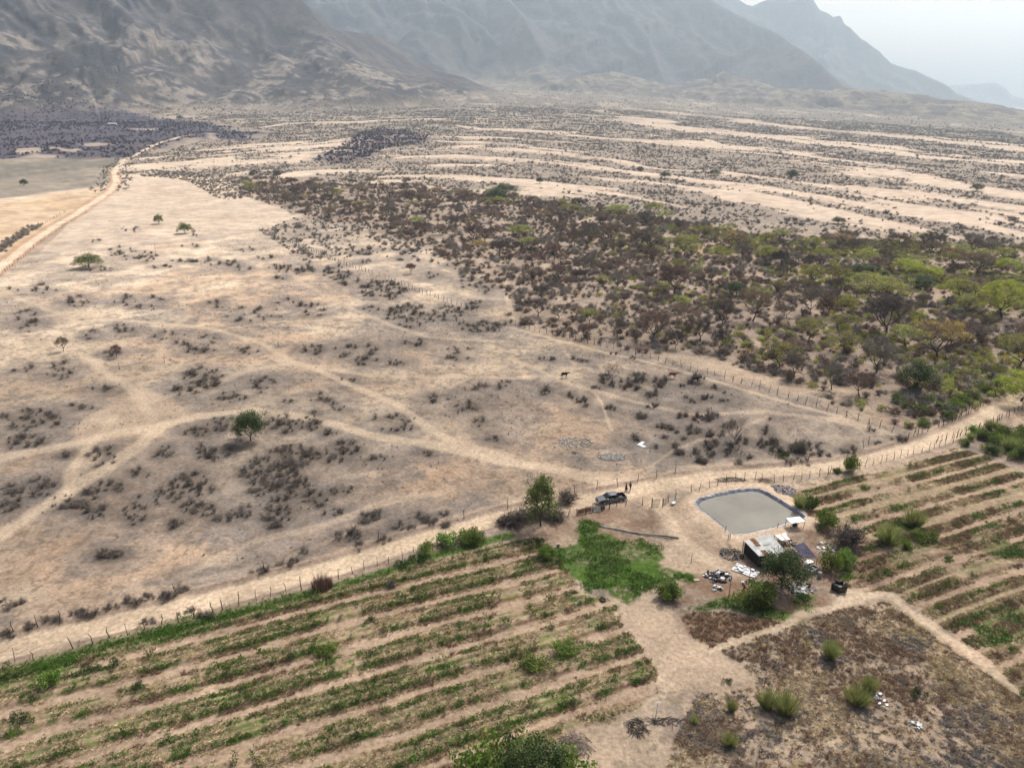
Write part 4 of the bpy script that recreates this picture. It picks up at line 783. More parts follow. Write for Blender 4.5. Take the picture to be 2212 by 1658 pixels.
# woodland understorey
und = sample_poly(WOOD, 10500, lambda x, y: (.3 + .7 * ss(.4, .6, fbm(x, y, 14, 4, 117))) * (.4 + .6 * ss(-150, 90, x)))
SHM = [shrub_mesh('dry_shrub_mid', M['twigfar'], 18, 12, w=.022) for _ in range(2)] + [shrub_mesh('brown_shrub_mid', M['twigred'], 18, 12, w=.024) for _ in range(2)]
scatter('woodland_undergrowth', und, rs.uniform(.8, 1.7, len(und)) * np.where(rs.rand(len(und)) < .35, 1.8, 1.), SHM, label='grey and brown leafless undergrowth between the woodland trees', cat='undergrowth')
def gdn(x, y): return ss(10, 180, x) * (.15 + .85 * ss(.42, .58, fbm(x, y, 30, 3, 181)))
gu = sample_poly(WOOD, 2600, gdn)
GSH = [leafy_mesh('olive_shrub', M['acacia'], 220, 1., .8, .11) for _ in range(3)] + [leafy_mesh('yellow_shrub', M['yellow'], 120, .8, .6, .09)]
scatter('green_undergrowth', gu, rs.uniform(.9, 2.1, len(gu)), GSH[:3] * 4 + GSH[3:], label='olive green leafy undergrowth in the right of the woodland', cat='undergrowth')
# middle distance: bushes in the gullies
WEDGE = np.array([(-140, 330), (150, 330), (330, 330), (900, 1250), (1500, 2600), (-1300, 2500), (-800, 1150), (-420, 790), (-230, 560)])
def mid(x, y):
    r = np.hypot(x, y); g = ss(.405, .475, streak(x, y)); w = sdpoly(x, y, WOOD)
    k = .012 + g * (.9 + .3 * ss(900, 1500, r)) * (.25 + .95 * ss(.40, .56, fbm(x, y, 24, 3, 171))); k = k * ss(0, -6, w) * (1 - ss(2200, 2600, r)) * np.clip(500. / np.maximum(r, 330), .18, 1.2)
    k = np.where((sdpoly(x, y, TANL) > -4) | (sdpoly(x, y, GREYL) > -4) | (sdpoly(x, y, DARKL) > -20), 0, k)
    k = k * ss(4, 10, dseg(x, y, FARROAD)); return np.clip(k * 1.6, 0, 1) * ((x > -330 + 0 * y) | (y > 820) | (x > -420 + .0 * y) & (y > 700)) 
mp = sample_poly(WEDGE, 62000, mid)
mp = mp[~inpoly(mp[:, 0], mp[:, 1], LEFTF)]
scatter('gully_bushes', mp, rs.uniform(.6, 1.6, len(mp)) * np.where(rs.rand(len(mp)) < .12, 1.8, 1.) * (1 + .45 * ss(800, 2000, np.hypot(mp[:, 0], mp[:, 1]))), SHF, label='grey bushes filling the gullies of the middle distance', cat='bushes')
dk = sample_poly(DARKL, 5200, lambda x, y: (np.min([-sdpoly(x, y, c) for c in CLEAR], axis=0) > 3) * (.25 + .75 * ss(.42, .55, fbm(x, y, 60, 4, 118))))
dk2 = sample_poly(DARKM, 900)
SHD = [shrub_mesh('dark_shrub_far', M['purple'], 14, 9, w=.05) for _ in range(2)]
scatter('dark_thorn_scrub', np.vstack([dk, dk2]), rs.uniform(1.8, 3.4, len(dk) + len(dk2)), SHD, label='dark thorn scrub with a painted purple camera cast, on the flats below the mountain', cat='scrub')
# hedge of bushes along the far-left road and strip behind the pale field
def along(pl, step, off, jit):
    o = []
    for i in range(len(pl) - 1):
        L = np.linalg.norm(pl[i + 1] - pl[i]); d = (pl[i + 1] - pl[i]) / L; nrm = np.array([-d[1], d[0]])
        for t in np.arange(0, L, step): o.append(pl[i] + d * t + nrm * (off + rs.normal(0, jit)))
    return np.array(o)
hd = along(FARROAD[:4], .9, 10, 1.6); hd2 = along(FARROAD[5:], 4, -9, 3); hd3 = along(FARROAD[5:], 4, 9, 3)
bk = sample_poly(PP([(262, 372), (400, 372), (540, 385), (540, 430), (480, 432), (400, 390), (300, 380)]), 700)
bk2 = sample_poly(PP([(500, 395), (700, 400), (760, 470), (900, 520), (960, 580), (880, 560), (700, 478), (560, 430)]), 450)
hh = np.vstack([hd, hd2, hd3, bk, bk2]); scatter('boundary_bushes', hh, rs.uniform(1., 2.0, len(hh)), SHF, label='grey bushes along the far dirt road and field edge', cat='bushes')
# slopes of the mountains
SHM2 = [shrub_mesh('slope_scrub', M['twig'], 10, 6, w=.03) for _ in range(2)]
mt = rs.uniform((-2300, 1900), (1900, 4300), (26000, 2)); mt = mt[:9000]; mt = mt[(np.hypot(mt[:, 0], mt[:, 1]) > 2100) & (np.abs(np.arctan2(mt[:, 0], mt[:, 1])) < .62) & (rs.rand(len(mt)) < .25 + ss(.45, .6, fbm(mt[:, 0], mt[:, 1], 45, 4, 114)))]
scatter('mountain_scrub', mt, rs.uniform(2.5, 5., len(mt)), SHM2, label='thin grey scrub over the mountain slopes', cat='scrub')

# ------------------------------------------------------------------ weeds, crops and dry grass near the camera
WD = [leafy_mesh('weed_clump', M['weed'], 46, .34, .26, .055, 4) for _ in range(3)]
TF = [tuft_mesh('dry_tuft', M['straw'], 22, .3, .3, .02), tuft_mesh('dry_tuft_b', M['straw'], 22, .2, .35, .02)]
RT = [tuft_mesh('russet_tuft', M['rust_grass'], 26, .35, .35, .024) for _ in range(2)]; DT = [tuft_mesh('charred_tuft', M['darktuft'], 30, .22, .4, .026) for _ in range(2)]
W_ = []
for pl, s, br in GREEN:
    a = np.abs(np.sum(pl[:, 0] * np.roll(pl[:, 1], 1) - pl[:, 1] * np.roll(pl[:, 0], 1)) / 2); W_.append(sample_poly(pl, int(a * 6.5), lambda x, y: .05 + .95 * ss(.42, .56, fbm(x, y, 3.2, 3, 190))))
hp = along(HEDGE, .05, 0, .55); k = rs.rand(len(hp)) < .25 + .75 * ss(-15, -45, hp[:, 0]); hp = hp[k]
hp[:, 0] += 0; W_.append(hp); W_.append(along(HEDGE[:9], .06, 0, 1.1))
def rowpts(poly, pale, n, wid, th, sd):
    lo, hi = poly.min(0), poly.max(0); p = rs.uniform(lo, hi, (n, 2)); p = p[inpoly(p[:, 0], p[:, 1], poly)]
    u = p[:, 0] * RC + p[:, 1] * RS_; v = -p[:, 0] * RS_ + p[:, 1] * RC; d = np.abs((v + (fbm(u, v, 12, 2, 9) - .5) * .9)[:, None] - pale[None, :]).min(1)
    return p[(np.abs(d - wid[0]) < wid[1]) & (rs.rand(len(p)) < ss(th, th + .14, .5 * fbm(p[:, 0], p[:, 1], 7, 4, 102) + .5 * fbm(p[:, 0], p[:, 1], 2.2, 3, 103 + sd)))]
W_.append(rowpts(LF, LPALE, 120000, (1.45, .25), .42, 0)); W_.append(rowpts(LF, LPALE, 60000, (2.45, .25), .50, 11)); W_.append(rowpts(RF, RPALE, 100000, (1.5, .28), .45, 0))
W_ = np.vstack(W_); W_ = W_[(W_[:, 1] < 200)]
scatter('green_weeds', W_, rs.uniform(.45, 1.2, len(W_)) * np.where(rs.rand(len(W_)) < .05, 1.9, 1.), WD, label='low green weeds along the crop rows and the wet patch', cat='weeds')
S_ = np.vstack([rowpts(LF, LPALE, 95000, (1.6, 1.1), .40, 5), rowpts(RF, RPALE, 90000, (1.6, 1.1), .38, 5), sample_poly(SCRUB_LR, 9000, lambda x, y: .2 + ss(.4, .6, fbm(x, y, 7, 3, 193)))])
scatter('dry_stubble', S_, rs.uniform(.5, 1.2, len(S_)), TF, label='dry straw-coloured stubble in the crop rows', cat='dry grass')
K_ = np.vstack([rowpts(LF, LPALE, 50000, (1.0, .5), .50, 7), rowpts(RF, RPALE, 60000, (1.6, 1.), .49, 7), sample_poly(SCRUB_LR, 3200, lambda x, y: .12 + ss(.45, .58, .55 * fbm(x, y, 7, 4, 102) + .45 * fbm(x, y, 2.2, 3, 103))), sample_poly(BROWNPATCH, 450)])
scatter('russet_weeds', K_, rs.uniform(.6, 1.4, len(K_)), RT, label='dry russet weeds between the crop rows', cat='dry weeds')
C_ = sample_poly(SCRUB_LR, 2800, lambda x, y: .12 + ss(.5, .62, fbm(x, y, 4, 4, 144)))
scatter('charred_weeds', C_, rs.uniform(.6, 1.4, len(C_)), DT, label='dark dead weeds on the abandoned plot', cat='dead weeds')
CPL = {}
PLANT = [leafy_mesh('crop_plant', M['leaf'], 90, .42, .75, .07, 5) for _ in range(4)]
def young(poly, pale, n, zone, field):
    c = 0
    while c < n:
        ri = rnd.randrange(len(pale)); sd_ = rnd.choice((-1.8, 1.8)); vv = pale[ri] + sd_ + rnd.gauss(0, .15); uu = rnd.uniform(-60, 170); x, y = uu * RC - vv * RS_, uu * RS_ + vv * RC
        if not inpoly(np.array([x]), np.array([y]), poly)[0] or y > 150 or math.hypot(x, y) > zone: continue
        o = part('crop_plant', rnd.choice(PLANT), None); s = rnd.uniform(.75, 1.5) * (1.5 if rnd.random() < .08 else 1); o.location = (x, y, Hs(x, y)); o.scale = (s, s, s * rnd.uniform(.8, 1.2)); o.rotation_euler = (0, 0, rnd.uniform(0, 6.28))
        tag(o, 'x', 'crop plant', f'crop plants in the {field} field'); CPL.setdefault((field, ri * 2 + (sd_ < 0)), []).append((uu, o)); c += 1
young(LF, LPALE, 222, 200, 'left'); young(RF, RPALE, 74, 200, 'right')
NTH = ['first', 'second', 'third', 'fourth', 'fifth', 'sixth', 'seventh', 'eighth', 'ninth', 'tenth', 'eleventh', 'twelfth', 'thirteenth', 'fourteenth', 'fifteenth', 'sixteenth', 'seventeenth', 'eighteenth', 'nineteenth', 'twentieth', 'twenty-first', 'twenty-second', 'twenty-third', 'twenty-fourth', 'twenty-fifth'] + ['twenty-' + w for w in ('sixth', 'seventh', 'eighth', 'ninth')] + ['thirtieth'] + ['thirty-' + w for w in ('first', 'second', 'third', 'fourth', 'fifth')]
for fld in ('left', 'right'):
    for rn, (key, L_) in enumerate(sorted((k_, v_) for k_, v_ in CPL.items() if k_[0] == fld)):
        for i, (_, o) in enumerate(sorted(L_, key=lambda t: t[0])): o['label'] = f'leafy crop plant, {NTH[min(i, 34)]} from the left in the {NTH[min(rn, 24)]} planted row, {fld} field'

# ------------------------------------------------------------------ bushes and clumps near the farm
BU = {'bush': [leafy_mesh('bush', M['bush'], 1700, 1., 1., .075, 20) for _ in range(3)], 'dark': [leafy_mesh('bush_dark', M['leaf'], 2000, 1., 1., .08, 22) for _ in range(2)], 'low': [leafy_mesh('bush_low', M['darkleaf'], 600, 1., .5, .07, 9) for _ in range(2)],
      'cane': [fastmesh('cane_clump', *(lambda n: (lambda a, r0: blades(np.stack([np.cos(a) * r0 * .3, np.sin(a) * r0 * .3, r0 * 0], 1), np.stack([np.cos(a) * r0 * 1.1, np.sin(a) * r0 * 1.1, 1.25 - .7 * r0 * rs.rand(n)], 1), np.full(n, .028)))(rs.uniform(0, 6.283, n), rs.rand(n) ** .6))(420), M['cane']) for _ in range(2)],
      'bare': [shrub_mesh('bare_bush', M['twig'], 60, 26, w=.014) for _ in range(2)], 'russet': [fastmesh('russet_clump', *(lambda n: (lambda a, r0: blades(np.stack([np.cos(a) * r0 * .8, np.sin(a) * r0 * .8, r0 * 0], 1), np.stack([np.cos(a) * r0, np.sin(a) * r0, rs.uniform(.4, 1.1, n)], 1), np.full(n, .025)))(rs.uniform(0, 6.283, n), rs.rand(n) ** .6))(420), M['rust_grass'])]}
def bush(kind, f, p, wpx, hpx, label, name=None, group=None):
    q = f(p); x, y = P(*q); k = px_m(q); el = math.atan2(HC, math.hypot(x, y)); o = part(name or {'cane': 'cane_clump', 'bare': 'bare_bush', 'russet': 'dry_grass_clump'}.get(kind, 'green_bush'), rnd.choice(BU[kind]), None)
    w = wpx / k / 1.9; h = max(hpx / k - 0, .3) / math.cos(el) / 1.15; o.location = (x, y, Hs(x, y) - .03); o.scale = (w, w, h); o.rotation_euler = (0, 0, rnd.uniform(0, 6.28)); tag(o, label, 'bush' if kind != 'cane' else 'grass clump', group); return o
bush('bush', Z6, (150, 408), 32, 20, 'small green bush at the left corner of the lush patch')
bush('bush', Z6, (675, 575), 42, 30, 'rounded green bush at the lower right of the lush patch')
bush('cane', Z6, (1240, 195), 34, 22, 'pale green bush at the pond corner by the rubble'); bush('dark', Z6, (1285, 200), 28, 30, 'dark leafy bush behind the pale one at the pond corner')
bush('bush', Z6, (1355, 280), 40, 34, 'bright leafy shrub right of the pump shelter'); bush('cane', Z6, (1620, 345), 50, 36, 'large pale green cane clump in the right field')
bush('cane', Z6, (1735, 270), 50, 32, 'pale green bush at the top of the right green strip'); bush('bush', Z6, (1765, 322), 46, 20, 'low bright green bush right of the strip'); bush('bush', Z6, (1705, 368), 26, 18, 'small green bush at the foot of the strip')
bush('bare', Z6, (1450, 355), 76, 46, 'big dark leafless thicket right of the shade net'); bush('bush', Z6, (1375, 455), 36, 40, 'tall green shrub right of the concrete basin'); bush('bush', Z6, (1445, 435), 42, 30, 'leafy green shrub in front of the leafless thicket')
bush('dark', ZA, (1000, 1325), 66, 44, 'dense dark green bush in front of the yard tree'); bush('bush', ZA, (1090, 1210), 36, 30, 'bright green bush between the yard tree and the dark bush')
bush('dark', ZA, (130, 1235), 38, 28, 'rounded dark green bush at the left edge of the farmyard')
bush('bush', ZR, (745, 262), 34, 36, 'round bright green bush on the fence line beside the road'); bush('dark', ZR, (640, 275), 18, 10, 'low dark bush left of the round one on the fence line')
for i, (p, w, h, t) in enumerate([((1100, 1050), 44, 30, 'left one of two joined tall grass clumps'), ((1180, 1075), 56, 34, 'right one of two joined tall grass clumps'), ((948, 1065), 26, 20, 'small spiky grass clump left of the joined pair'), ((1375, 835), 42, 32, 'upright pale grass clump on the abandoned plot'), ((1540, 975), 40, 24, 'arching grass clump beside the white litter'), ((1490, 1030), 56, 26, 'wide sprawling grass clump on the abandoned plot'), ((785, 1118), 20, 12, 'tiny grass clump above the charred heap'), ((940, 1215), 36, 20, 'thin green weed clump at the bottom middle')]):
    bush('cane', Z6, p, w, h, t)
bush('low', Z6, (1745, 985), 28, 18, 'dark green bush on the abandoned plot'); bush('low', Z6, (930, 940), 20, 14, 'small olive tuft on bare soil')
for p, w, h, t in [((880, 705), 44, 20, 'dark green flat bush in the top left crop rows, left one'), ((1150, 665), 32, 22, 'dark round bush in the top left crop rows, right one'), ((520, 830), 42, 26, 'green bush near the left edge below the hedge'), ((1350, 905), 30, 20, 'dark bush in the second crop row'), ((150, 1205), 24, 14, 'dark bush at the left edge in the third crop row'), ((270, 1210), 36, 20, 'dark bush beside the one in the third crop row')]:
    bush('low' if w != 42 else 'bush', ZL, p, w, h, t, group='bushes among the left crop rows')
for p, w, h, t in [((1610, 680), 30, 18, 'dark oval bush in the middle of the left field'), ((1200, 1000), 44, 14, 'bright green broad-leaved plant among the rows'), ((810, 1050), 30, 16, 'dark bush left of the broad-leaved plant')]:
    bush('low' if w != 44 else 'bush', ZB, p, w, h, t, group='bushes among the left crop rows')
for p, w, h, t in [((1290, 225), 30, 24, 'olive bush at the top corner of the left field'), ((900, 1245), 22, 12, 'dark bush near the right end of the rows'), ((1130, 1300), 60, 20, 'wide green bush near the right end of the rows'), ((1480, 1170), 46, 22, 'green bush at the right end of the rows')]:
    bush('low' if w == 22 else 'bush', ZZ(1040, 1340, 3.948), p, w, h, t, group='bushes among the left crop rows')
bush('russet', ZB, (1130, 350), 46, 26, 'clump of tall russet dry grass against the fence')
for p, w, h, t in [((1810, 340), 26, 18, 'dark bush just behind the russet grass on the fence'), ((1900, 130), 50, 20, 'dark bush on the fence line in the middle'), ((2120, 90), 40, 24, 'leafy bush on the fence line left of the roadside tree')]:
    bush('bare' if w == 26 else 'low', ZB, p, w, h, t)
for i, (p, w, h) in enumerate([((1920, 350), 50, 22), ((2010, 340), 40, 20), ((2060, 330), 44, 26), ((1840, 375), 40, 18)]): bush('bush', Z5, p, w, h, ['bright leafy bush on the fence line, second from left', 'bright leafy bush on the fence line, third from left', 'tall leafy bush on the fence line nearest the tree', 'leftmost bright leafy bush on the fence line'][i])
for i, (p, w, h) in enumerate([((330, 640), 70, 26), ((520, 610), 60, 24), ((200, 690), 60, 24), ((90, 700), 50, 20), ((690, 640), 60, 22)]): bush('bare', ZT, p, w, h, f'dark leafless thicket {["under the roadside tree", "right under the trunk of the roadside tree", "left of the roadside tree", "second left of the roadside tree", "between roadside tree and rusty sheets"][i]}')
bush('low', ZT, (480, 930), 30, 24, 'olive bush below the roadside tree'); bush('bare', ZT, (820, 430), 50, 34, 'leafless branches sweeping right of the roadside tree')
# bushes beyond the right field
rb = [(1990, 1010, 40), (2030, 1030, 44), (2060, 990, 40), (2085, 1050, 50), (2140, 1030, 44), (2150, 1080, 60), (2200, 1060, 50), (2190, 1110, 60), (2120, 1010, 36), (2212, 1020, 50), (1960, 1060, 30), (1980, 1035, 30), (2100, 1000, 40), (2070, 1095, 44)]
EB = []
for i, (a, b, w) in enumerate(rb): EB.append(bush(['bush', 'dark', 'cane'][i % 3], Z4, (a, b), w * .62, w * .42, 'leafy green bush', group='bushes at the right edge below the road'))
for i, (a, b, w) in enumerate([(1760, 920, 50), (1775, 975, 40), (1850, 905, 40), (1900, 900, 50), (1950, 880, 44), (1700, 900, 36), (1660, 870, 40), (2050, 830, 46), (1990, 860, 40), (2110, 800, 44), (1880, 940, 44), (1800, 870, 40)]): EB.append(bush(['dark', 'bush'][i % 2], Z4, (a, b), w * .62, w * .38, 'leafy green bush', group='bushes at the woodland edge above the road'))
place_labels([(o, o.location.x, o.location.y, 'leafy green bush') for o in EB], [((2140, 895), 'the road bend'), ((2180, 960), 'the right edge below the road'), ((2080, 940), 'the field corner by the road'), ((1985, 895), 'the fence along the upper verge'), ((2040, 850), 'the woodland corner'), ((2200, 850), 'the tree overhanging the road')])
bush('bare', Z4, (1240, 1085), 38, 32, 'twiggy olive bush right of the bare pasture tree'); bush('low', Z4, (1165, 1105), 36, 22, 'low olive bush below the twiggy one')
t_ = tree('dark', 1, *P(1150, 1730), 7.6, 7.4, 'big leafy green tree rising from the bottom edge', name='leafy_tree')
bush('bush', I_, (1042, 1705), 130, 70, 'green bush at the bottom edge left of the big tree'); bush('bush', I_, (1240, 1712), 110, 66, 'green bush at the bottom edge right of the big tree')

# ------------------------------------------------------------------ fences
POSTS = []
for i in range(8):
    g = MB(); h = 1.0; bx, by = rnd.uniform(-.12, .12), rnd.uniform(-.1, .1); g.tube([(0, 0, -.1), (bx * .2, by * .3, .3), (bx, by, .62), (bx * rnd.uniform(-.3, 1.2), by * .5, h)], [.036, .03, .027, .018], 6)
    if i % 4 == 3: g.tube([(bx, by, .62), (bx + .12, by, .82)], [.02, .012], 5)
    POSTS.append(g.mesh('post', M['post'], True))
def resample(pl, step):
    d = np.r_[0, np.cumsum(np.linalg.norm(np.diff(pl, axis=0), axis=1))]; t = np.arange(0, d[-1], step); return np.column_stack([np.interp(t, d, pl[:, 0]), np.interp(t, d, pl[:, 1])])
def fence(pts, step, h, label, group='wire fences with crooked posts', wires=3, lean=.09, thick=1.7):
    q = resample(np.array(pts), step)[:100]; zs = H(q[:, 0], q[:, 1]); o = empty('post_fence', (q[0][0], q[0][1], zs[0]), 0, label, 'fence', group)
    tops = []
    for (x, y), z in zip(q, zs):
        if rnd.random() < .05: continue
        x += rnd.gauss(0, .12); y += rnd.gauss(0, .12); hh_ = h * rnd.uniform(.75, 1.15)
        p = part('post', rnd.choice(POSTS), o); p.location = (x - q[0][0], y - q[0][1], z - zs[0]); p.rotation_euler = (rnd.gauss(0, lean), rnd.gauss(0, lean), rnd.uniform(0, 6.28)); tt = thick * rnd.uniform(.75, 1.3); p.scale = (tt, tt, hh_); tops.append((x - q[0][0], y - q[0][1], z - zs[0]))
    if wires:
        g = MB()
        for k in range(wires): g.tube([(a, b, c + h * (.25 + .28 * k) + rnd.gauss(0, .02)) for a, b, c in tops], .008, 3, False)
        g.obj('wire', M['wire'], o)
    return o
fz = lambda f, L: PP([f(p) for p in L])
fence(fz(ZL, [(-200, 650), (20, 630), (150, 610), (455, 570), (740, 485), (940, 430), (1240, 355), (1525, 275), (1815, 210), (2105, 130), (2200, 110)]), 2.1, 1.95, 'crooked post fence below the road at the left edge')
fence(fz(ZB, [(150, 580), (340, 525), (610, 455), (820, 405), (1000, 350)]), 2.1, 2.0, 'crooked post fence from the left hedge to the russet grass', lean=.13)
fence(fz(ZB, [(1290, 272), (1460, 215), (1665, 150), (1790, 120), (2000, 60), (2212, 0), (2700, -150)]) , 2.0, 1.8, 'brushy post fence from the russet grass towards the roadside tree')
fence(fz(ZT, [(640, 655), (830, 610), (1030, 572), (1210, 542), (1300, 520), (1500, 482), (1735, 467)]), 1.55, 1.55, 'post fence between roadside tree and gate, beside the pickup', thick=2.)
fence(np.vstack([fz(ZA, [(135, 300), (230, 242), (320, 216), (455, 181), (585, 156), (730, 128), (865, 102), (960, 97), (1100, 92), (1185, 110), (1305, 90), (1450, 76), (1595, 52), (1720, 30)]), fz(ZR, [(560, 290), (680, 262)])]), 1.9, 1.75, 'post fence behind the pond, from the gate to the round bush')
fence(fz(ZR, [(830, 238), (1000, 195), (1210, 130), (1400, 90), (1560, 40), (1640, 20)]), 1.9, 1.75, 'post fence above the right crop field')
fence(fz(ZW, [(1400, 1670), (1520, 1640), (1640, 1605), (1720, 1590), (1800, 1550), (1910, 1500), (1970, 1470), (2122, 1400), (2200, 1360)]), 1.5, 1.7, 'dark crowded post fence where the road bends out right', thick=2.3)
fence(fz(Z4, [(1715, 1030), (1760, 1012), (1800, 1000), (1900, 960), (1960, 930), (2050, 880), (2100, 850)]), 1.6, 1.8, 'dark post fence on the upper verge of the road at right', thick=2.3)
fence(fz(Z4, [(440, 645), (620, 695), (800, 740), (1000, 795), (1200, 855), (1270, 880), (1350, 905), (1500, 950), (1600, 985), (1650, 1005)]), 2.5, 2.0, 'long diagonal post fence crossing the right pasture', thick=2.4)
fence(fz(Z4, [(-6, 537), (100, 570), (200, 590), (300, 615), (430, 643)]), 2.2, 1.9, 'dark post fence along the front of the woodland', thick=2.6)
fence(fz(Z3, [(1450, 85), (1500, 180), (1650, 230), (1800, 290), (1950, 345), (2100, 390)])[1:], 2.8, 2.0, 'pale diagonal post fence behind the dark brush', thick=2.6)
fence(fz(Z3, [(1120, 30), (1300, 100), (1500, 180)]), 3.2, 2.0, 'far stretch of the diagonal post fence', thick=2.8)
fence(fz(Z1, [(1122, 1000), (1200, 985), (1300, 968), (1420, 955)]), 3.2, 2.0, 'short far fence turning off behind the pale field', thick=2.8)
fence(along(FARROAD[:5], 6, -4.5, 0), 4.5, 1.8, 'thin fence along the right of the far left dirt road', thick=2.4)
fence(along(FARROAD[:5], 6, 8, 0), 4.5, 1.8, 'thin fence along the left of the far left dirt road', thick=2.4)
for i, (f, p) in enumerate([(Z5, (60, 730)), (Z5, (165, 710)), (Z5, (260, 690)), (Z5, (768, 570)), (Z5, (1143, 465)), (Z5, (1635, 330)), (Z5, (1857, 272)), (Z5, (2005, 235)), (ZT, (135, 510)), (ZT, (908, 350)), (ZT, (1160, 300)), (ZT, (1405, 262)), (ZT, (1630, 210)), (ZT, (1850, 160)), (ZT, (2063, 110)), (Z3, (1205, 530)), (Z3, (518, 630)), (Z3, (672, 130)), (Z4, (1540, 1055)), (Z4, (1520, 1075)), (Z4, (1278, 1130)), (Z3, (710, 600))]):
    x, y = P(*f(p)); o = part('lone_post', POSTS[i % 8], None); o.location = (x, y, Hs(x, y)); o.scale = (2., 2., 1.9 if i != 17 else 5); o.rotation_euler = (rnd.gauss(0, .08), rnd.gauss(0, .08), 0)
    tag(o, 'crooked weathered post standing alone on the upper road verge' if i < 15 else 'weathered stick standing alone in the dry pasture', 'post', 'lone posts on the road verge' if i < 15 else 'lone sticks in the pasture')

LP_ = [o for o in C.objects if o.name.startswith('lone_post')]
place_labels([(o, o.location.x, o.location.y, 'crooked lone post') for o in LP_ if 'verge' in o['label']], [((30, 1330), 'the left edge of the verge'), ((700, 1200), 'the brush along the verge'), ((1168, 1100), 'the roadside tree'), ((1320, 1070), 'the pickup'), ((1480, 1020), 'the gate road')]); place_labels([(o, o.location.x, o.location.y, 'lone weathered stick') for o in LP_ if 'stick' in o['label']], FIELD_MARKS)
# ------------------------------------------------------------------ pond
def ring(pl, n): 
    d = np.r_[0, np.cumsum(np.linalg.norm(np.diff(np.vstack([pl, pl[:1]]), axis=0), axis=1))]; q = np.vstack([pl, pl[:1]]); t = np.linspace(0, d[-1], n, endpoint=False); return np.column_stack([np.interp(t, d, q[:, 0]), np.interp(t, d, q[:, 1])])
n = 180; ro = ring(POND_OUT, n); cen = PONDC; o_ = empty('pond', (cen[0], cen[1], 0), 0, 'rectangular plastic-lined pond of silty water beside the shack', 'pond')
def shr(q, k, z): v = q - cen; L = np.linalg.norm(v, axis=1)[:, None]; return np.column_stack([v * (L - k) / L, z])
jz = lambda a: rs.normal(0, a, n)
rings = [shr(ro, -.5, .40 + jz(.03)), shr(ro, -.2, .58 + jz(.03)), shr(ro, .0, .62 + jz(.04)), shr(ro, .3, .46 + jz(.06)), shr(ro, .8, .05 + jz(.08)), shr(ro, 1.5, -.45 + jz(.05)), shr(ro, 2.4, np.full(n, -.9))]
def band(rg, name, m):
    V = np.vstack(rg); F = [(i * n + k, i * n + (k + 1) % n, (i + 1) * n + (k + 1) % n, (i + 1) * n + k) for i in range(len(rg) - 1) for k in range(n)]
    MB().add(V, F).obj(name, m, o_, True)
band(rings[:3], 'liner_rim', M['linerp']); band(rings[2:], 'liner', M['liner'])
wv = shr(ro, .62, np.full(n, .24)); MB().add(np.vstack([wv, [[0, 0, .24]]]), [(k, (k + 1) % n, n) for k in range(n)]).obj('water', M['water'], o_)

# ------------------------------------------------------------------ shack and shade
def P3(f, p, z): q = P(*f(p), z); return np.array([q[0], q[1], z])
TL, TR, BR, BL, BM = P3(ZF, (100, 112), 2.25), P3(ZF, (790, -70), 2.45), P3(ZF, (1222, 430), 2.15), P3(ZF, (490, 512), 2.0), P3(ZF, (880, 555), 1.95)
org = np.array([TL[0], TL[1], 0]); sh = empty('tin_shack', tuple(org), 0, 'low shack with pale tin roof, rusty sheets and black walls', 'shack')
def lp(p): return np.array(p) - org
def sheet(a, b, c, d, m, name, wav=.022, nx=18, lift=0):      # a-b back edge, d-c front edge; corrugation runs from back to front
    g = MB(); V = []
    for j in range(5):
        for i in range(nx + 1):
            s, t = i / nx, j / 4; p = (a * (1 - s) + b * s) * (1 - t) + (d * (1 - s) + c * s) * t; p = p.copy(); p[2] += wav * (1 if i % 2 else -1) + lift + .015 * math.sin(t * 9 + s * 5); V.append(p)
    g.add(V, [(j * (nx + 1) + i, j * (nx + 1) + i + 1, (j + 1) * (nx + 1) + i + 1, (j + 1) * (nx + 1) + i) for j in range(4) for i in range(nx)]); return g.obj(name, m, sh)
lerp3 = lambda a, b, t: a * (1 - t) + b * t
fr = lerp3(BL, BR, 1.0)
cuts = [0, .2, .36, .52, .68, .84, 1.0]; zoff = [0, .03, .0, .035, .01, .04]
for i in range(6):
    s0, s1 = cuts[i], cuts[i + 1] + (.015 if i < 5 else 0); a, b, c, d = lp(lerp3(TL, TR, s0)), lp(lerp3(TL, TR, s1)), lp(lerp3(BL, BR, s1)), lp(lerp3(BL, BR, s0))
    if i in (2, 3): d, c = d + (lp(BM) - lp(lerp3(BL, BR, .5))) * (.9), c + (lp(BM) - lp(lerp3(BL, BR, .5))) * .9
    if i == 1: e, f_ = lerp3(a, d, .48), lerp3(b, c, .48); sheet(a, b, f_, e, M['rust'], 'rusty_sheet', lift=zoff[i]); sheet(e, f_, lerp3(b, c, .75), lerp3(a, d, .75), M['tin'], 'roof_sheet', lift=zoff[i]); sheet(lerp3(a, d, .72), lerp3(b, c, .72), c, d, M['rust'], 'rusty_sheet', lift=zoff[i] + .03)
    else: sheet(a, b, c, d, M['tin'], 'roof_sheet', lift=zoff[i])
def wall(a, b, top0, top1, name, m, z0=-.05, th=.05):
    a, b = np.array(a), np.array(b); d = b - a; nrm = np.array([-d[1], d[0]]) / np.linalg.norm(d[:2]) * th; nrm = np.array([nrm[0], nrm[1], 0]); A = np.array([a[0], a[1], z0]); B = np.array([b[0], b[1], z0]); A2 = np.array([a[0], a[1], top0]); B2 = np.array([b[0], b[1], top1])
    V = [A, B, B2, A2, A + nrm, B + nrm, B2 + nrm, A2 + nrm]; return MB().add(V, [(0, 1, 2, 3), (7, 6, 5, 4), (0, 4, 5, 1), (3, 2, 6, 7), (0, 3, 7, 4), (1, 5, 6, 2)]).obj(name, m, sh)
ins = lambda p, q, t: lerp3(lp(p), lp(q), t)
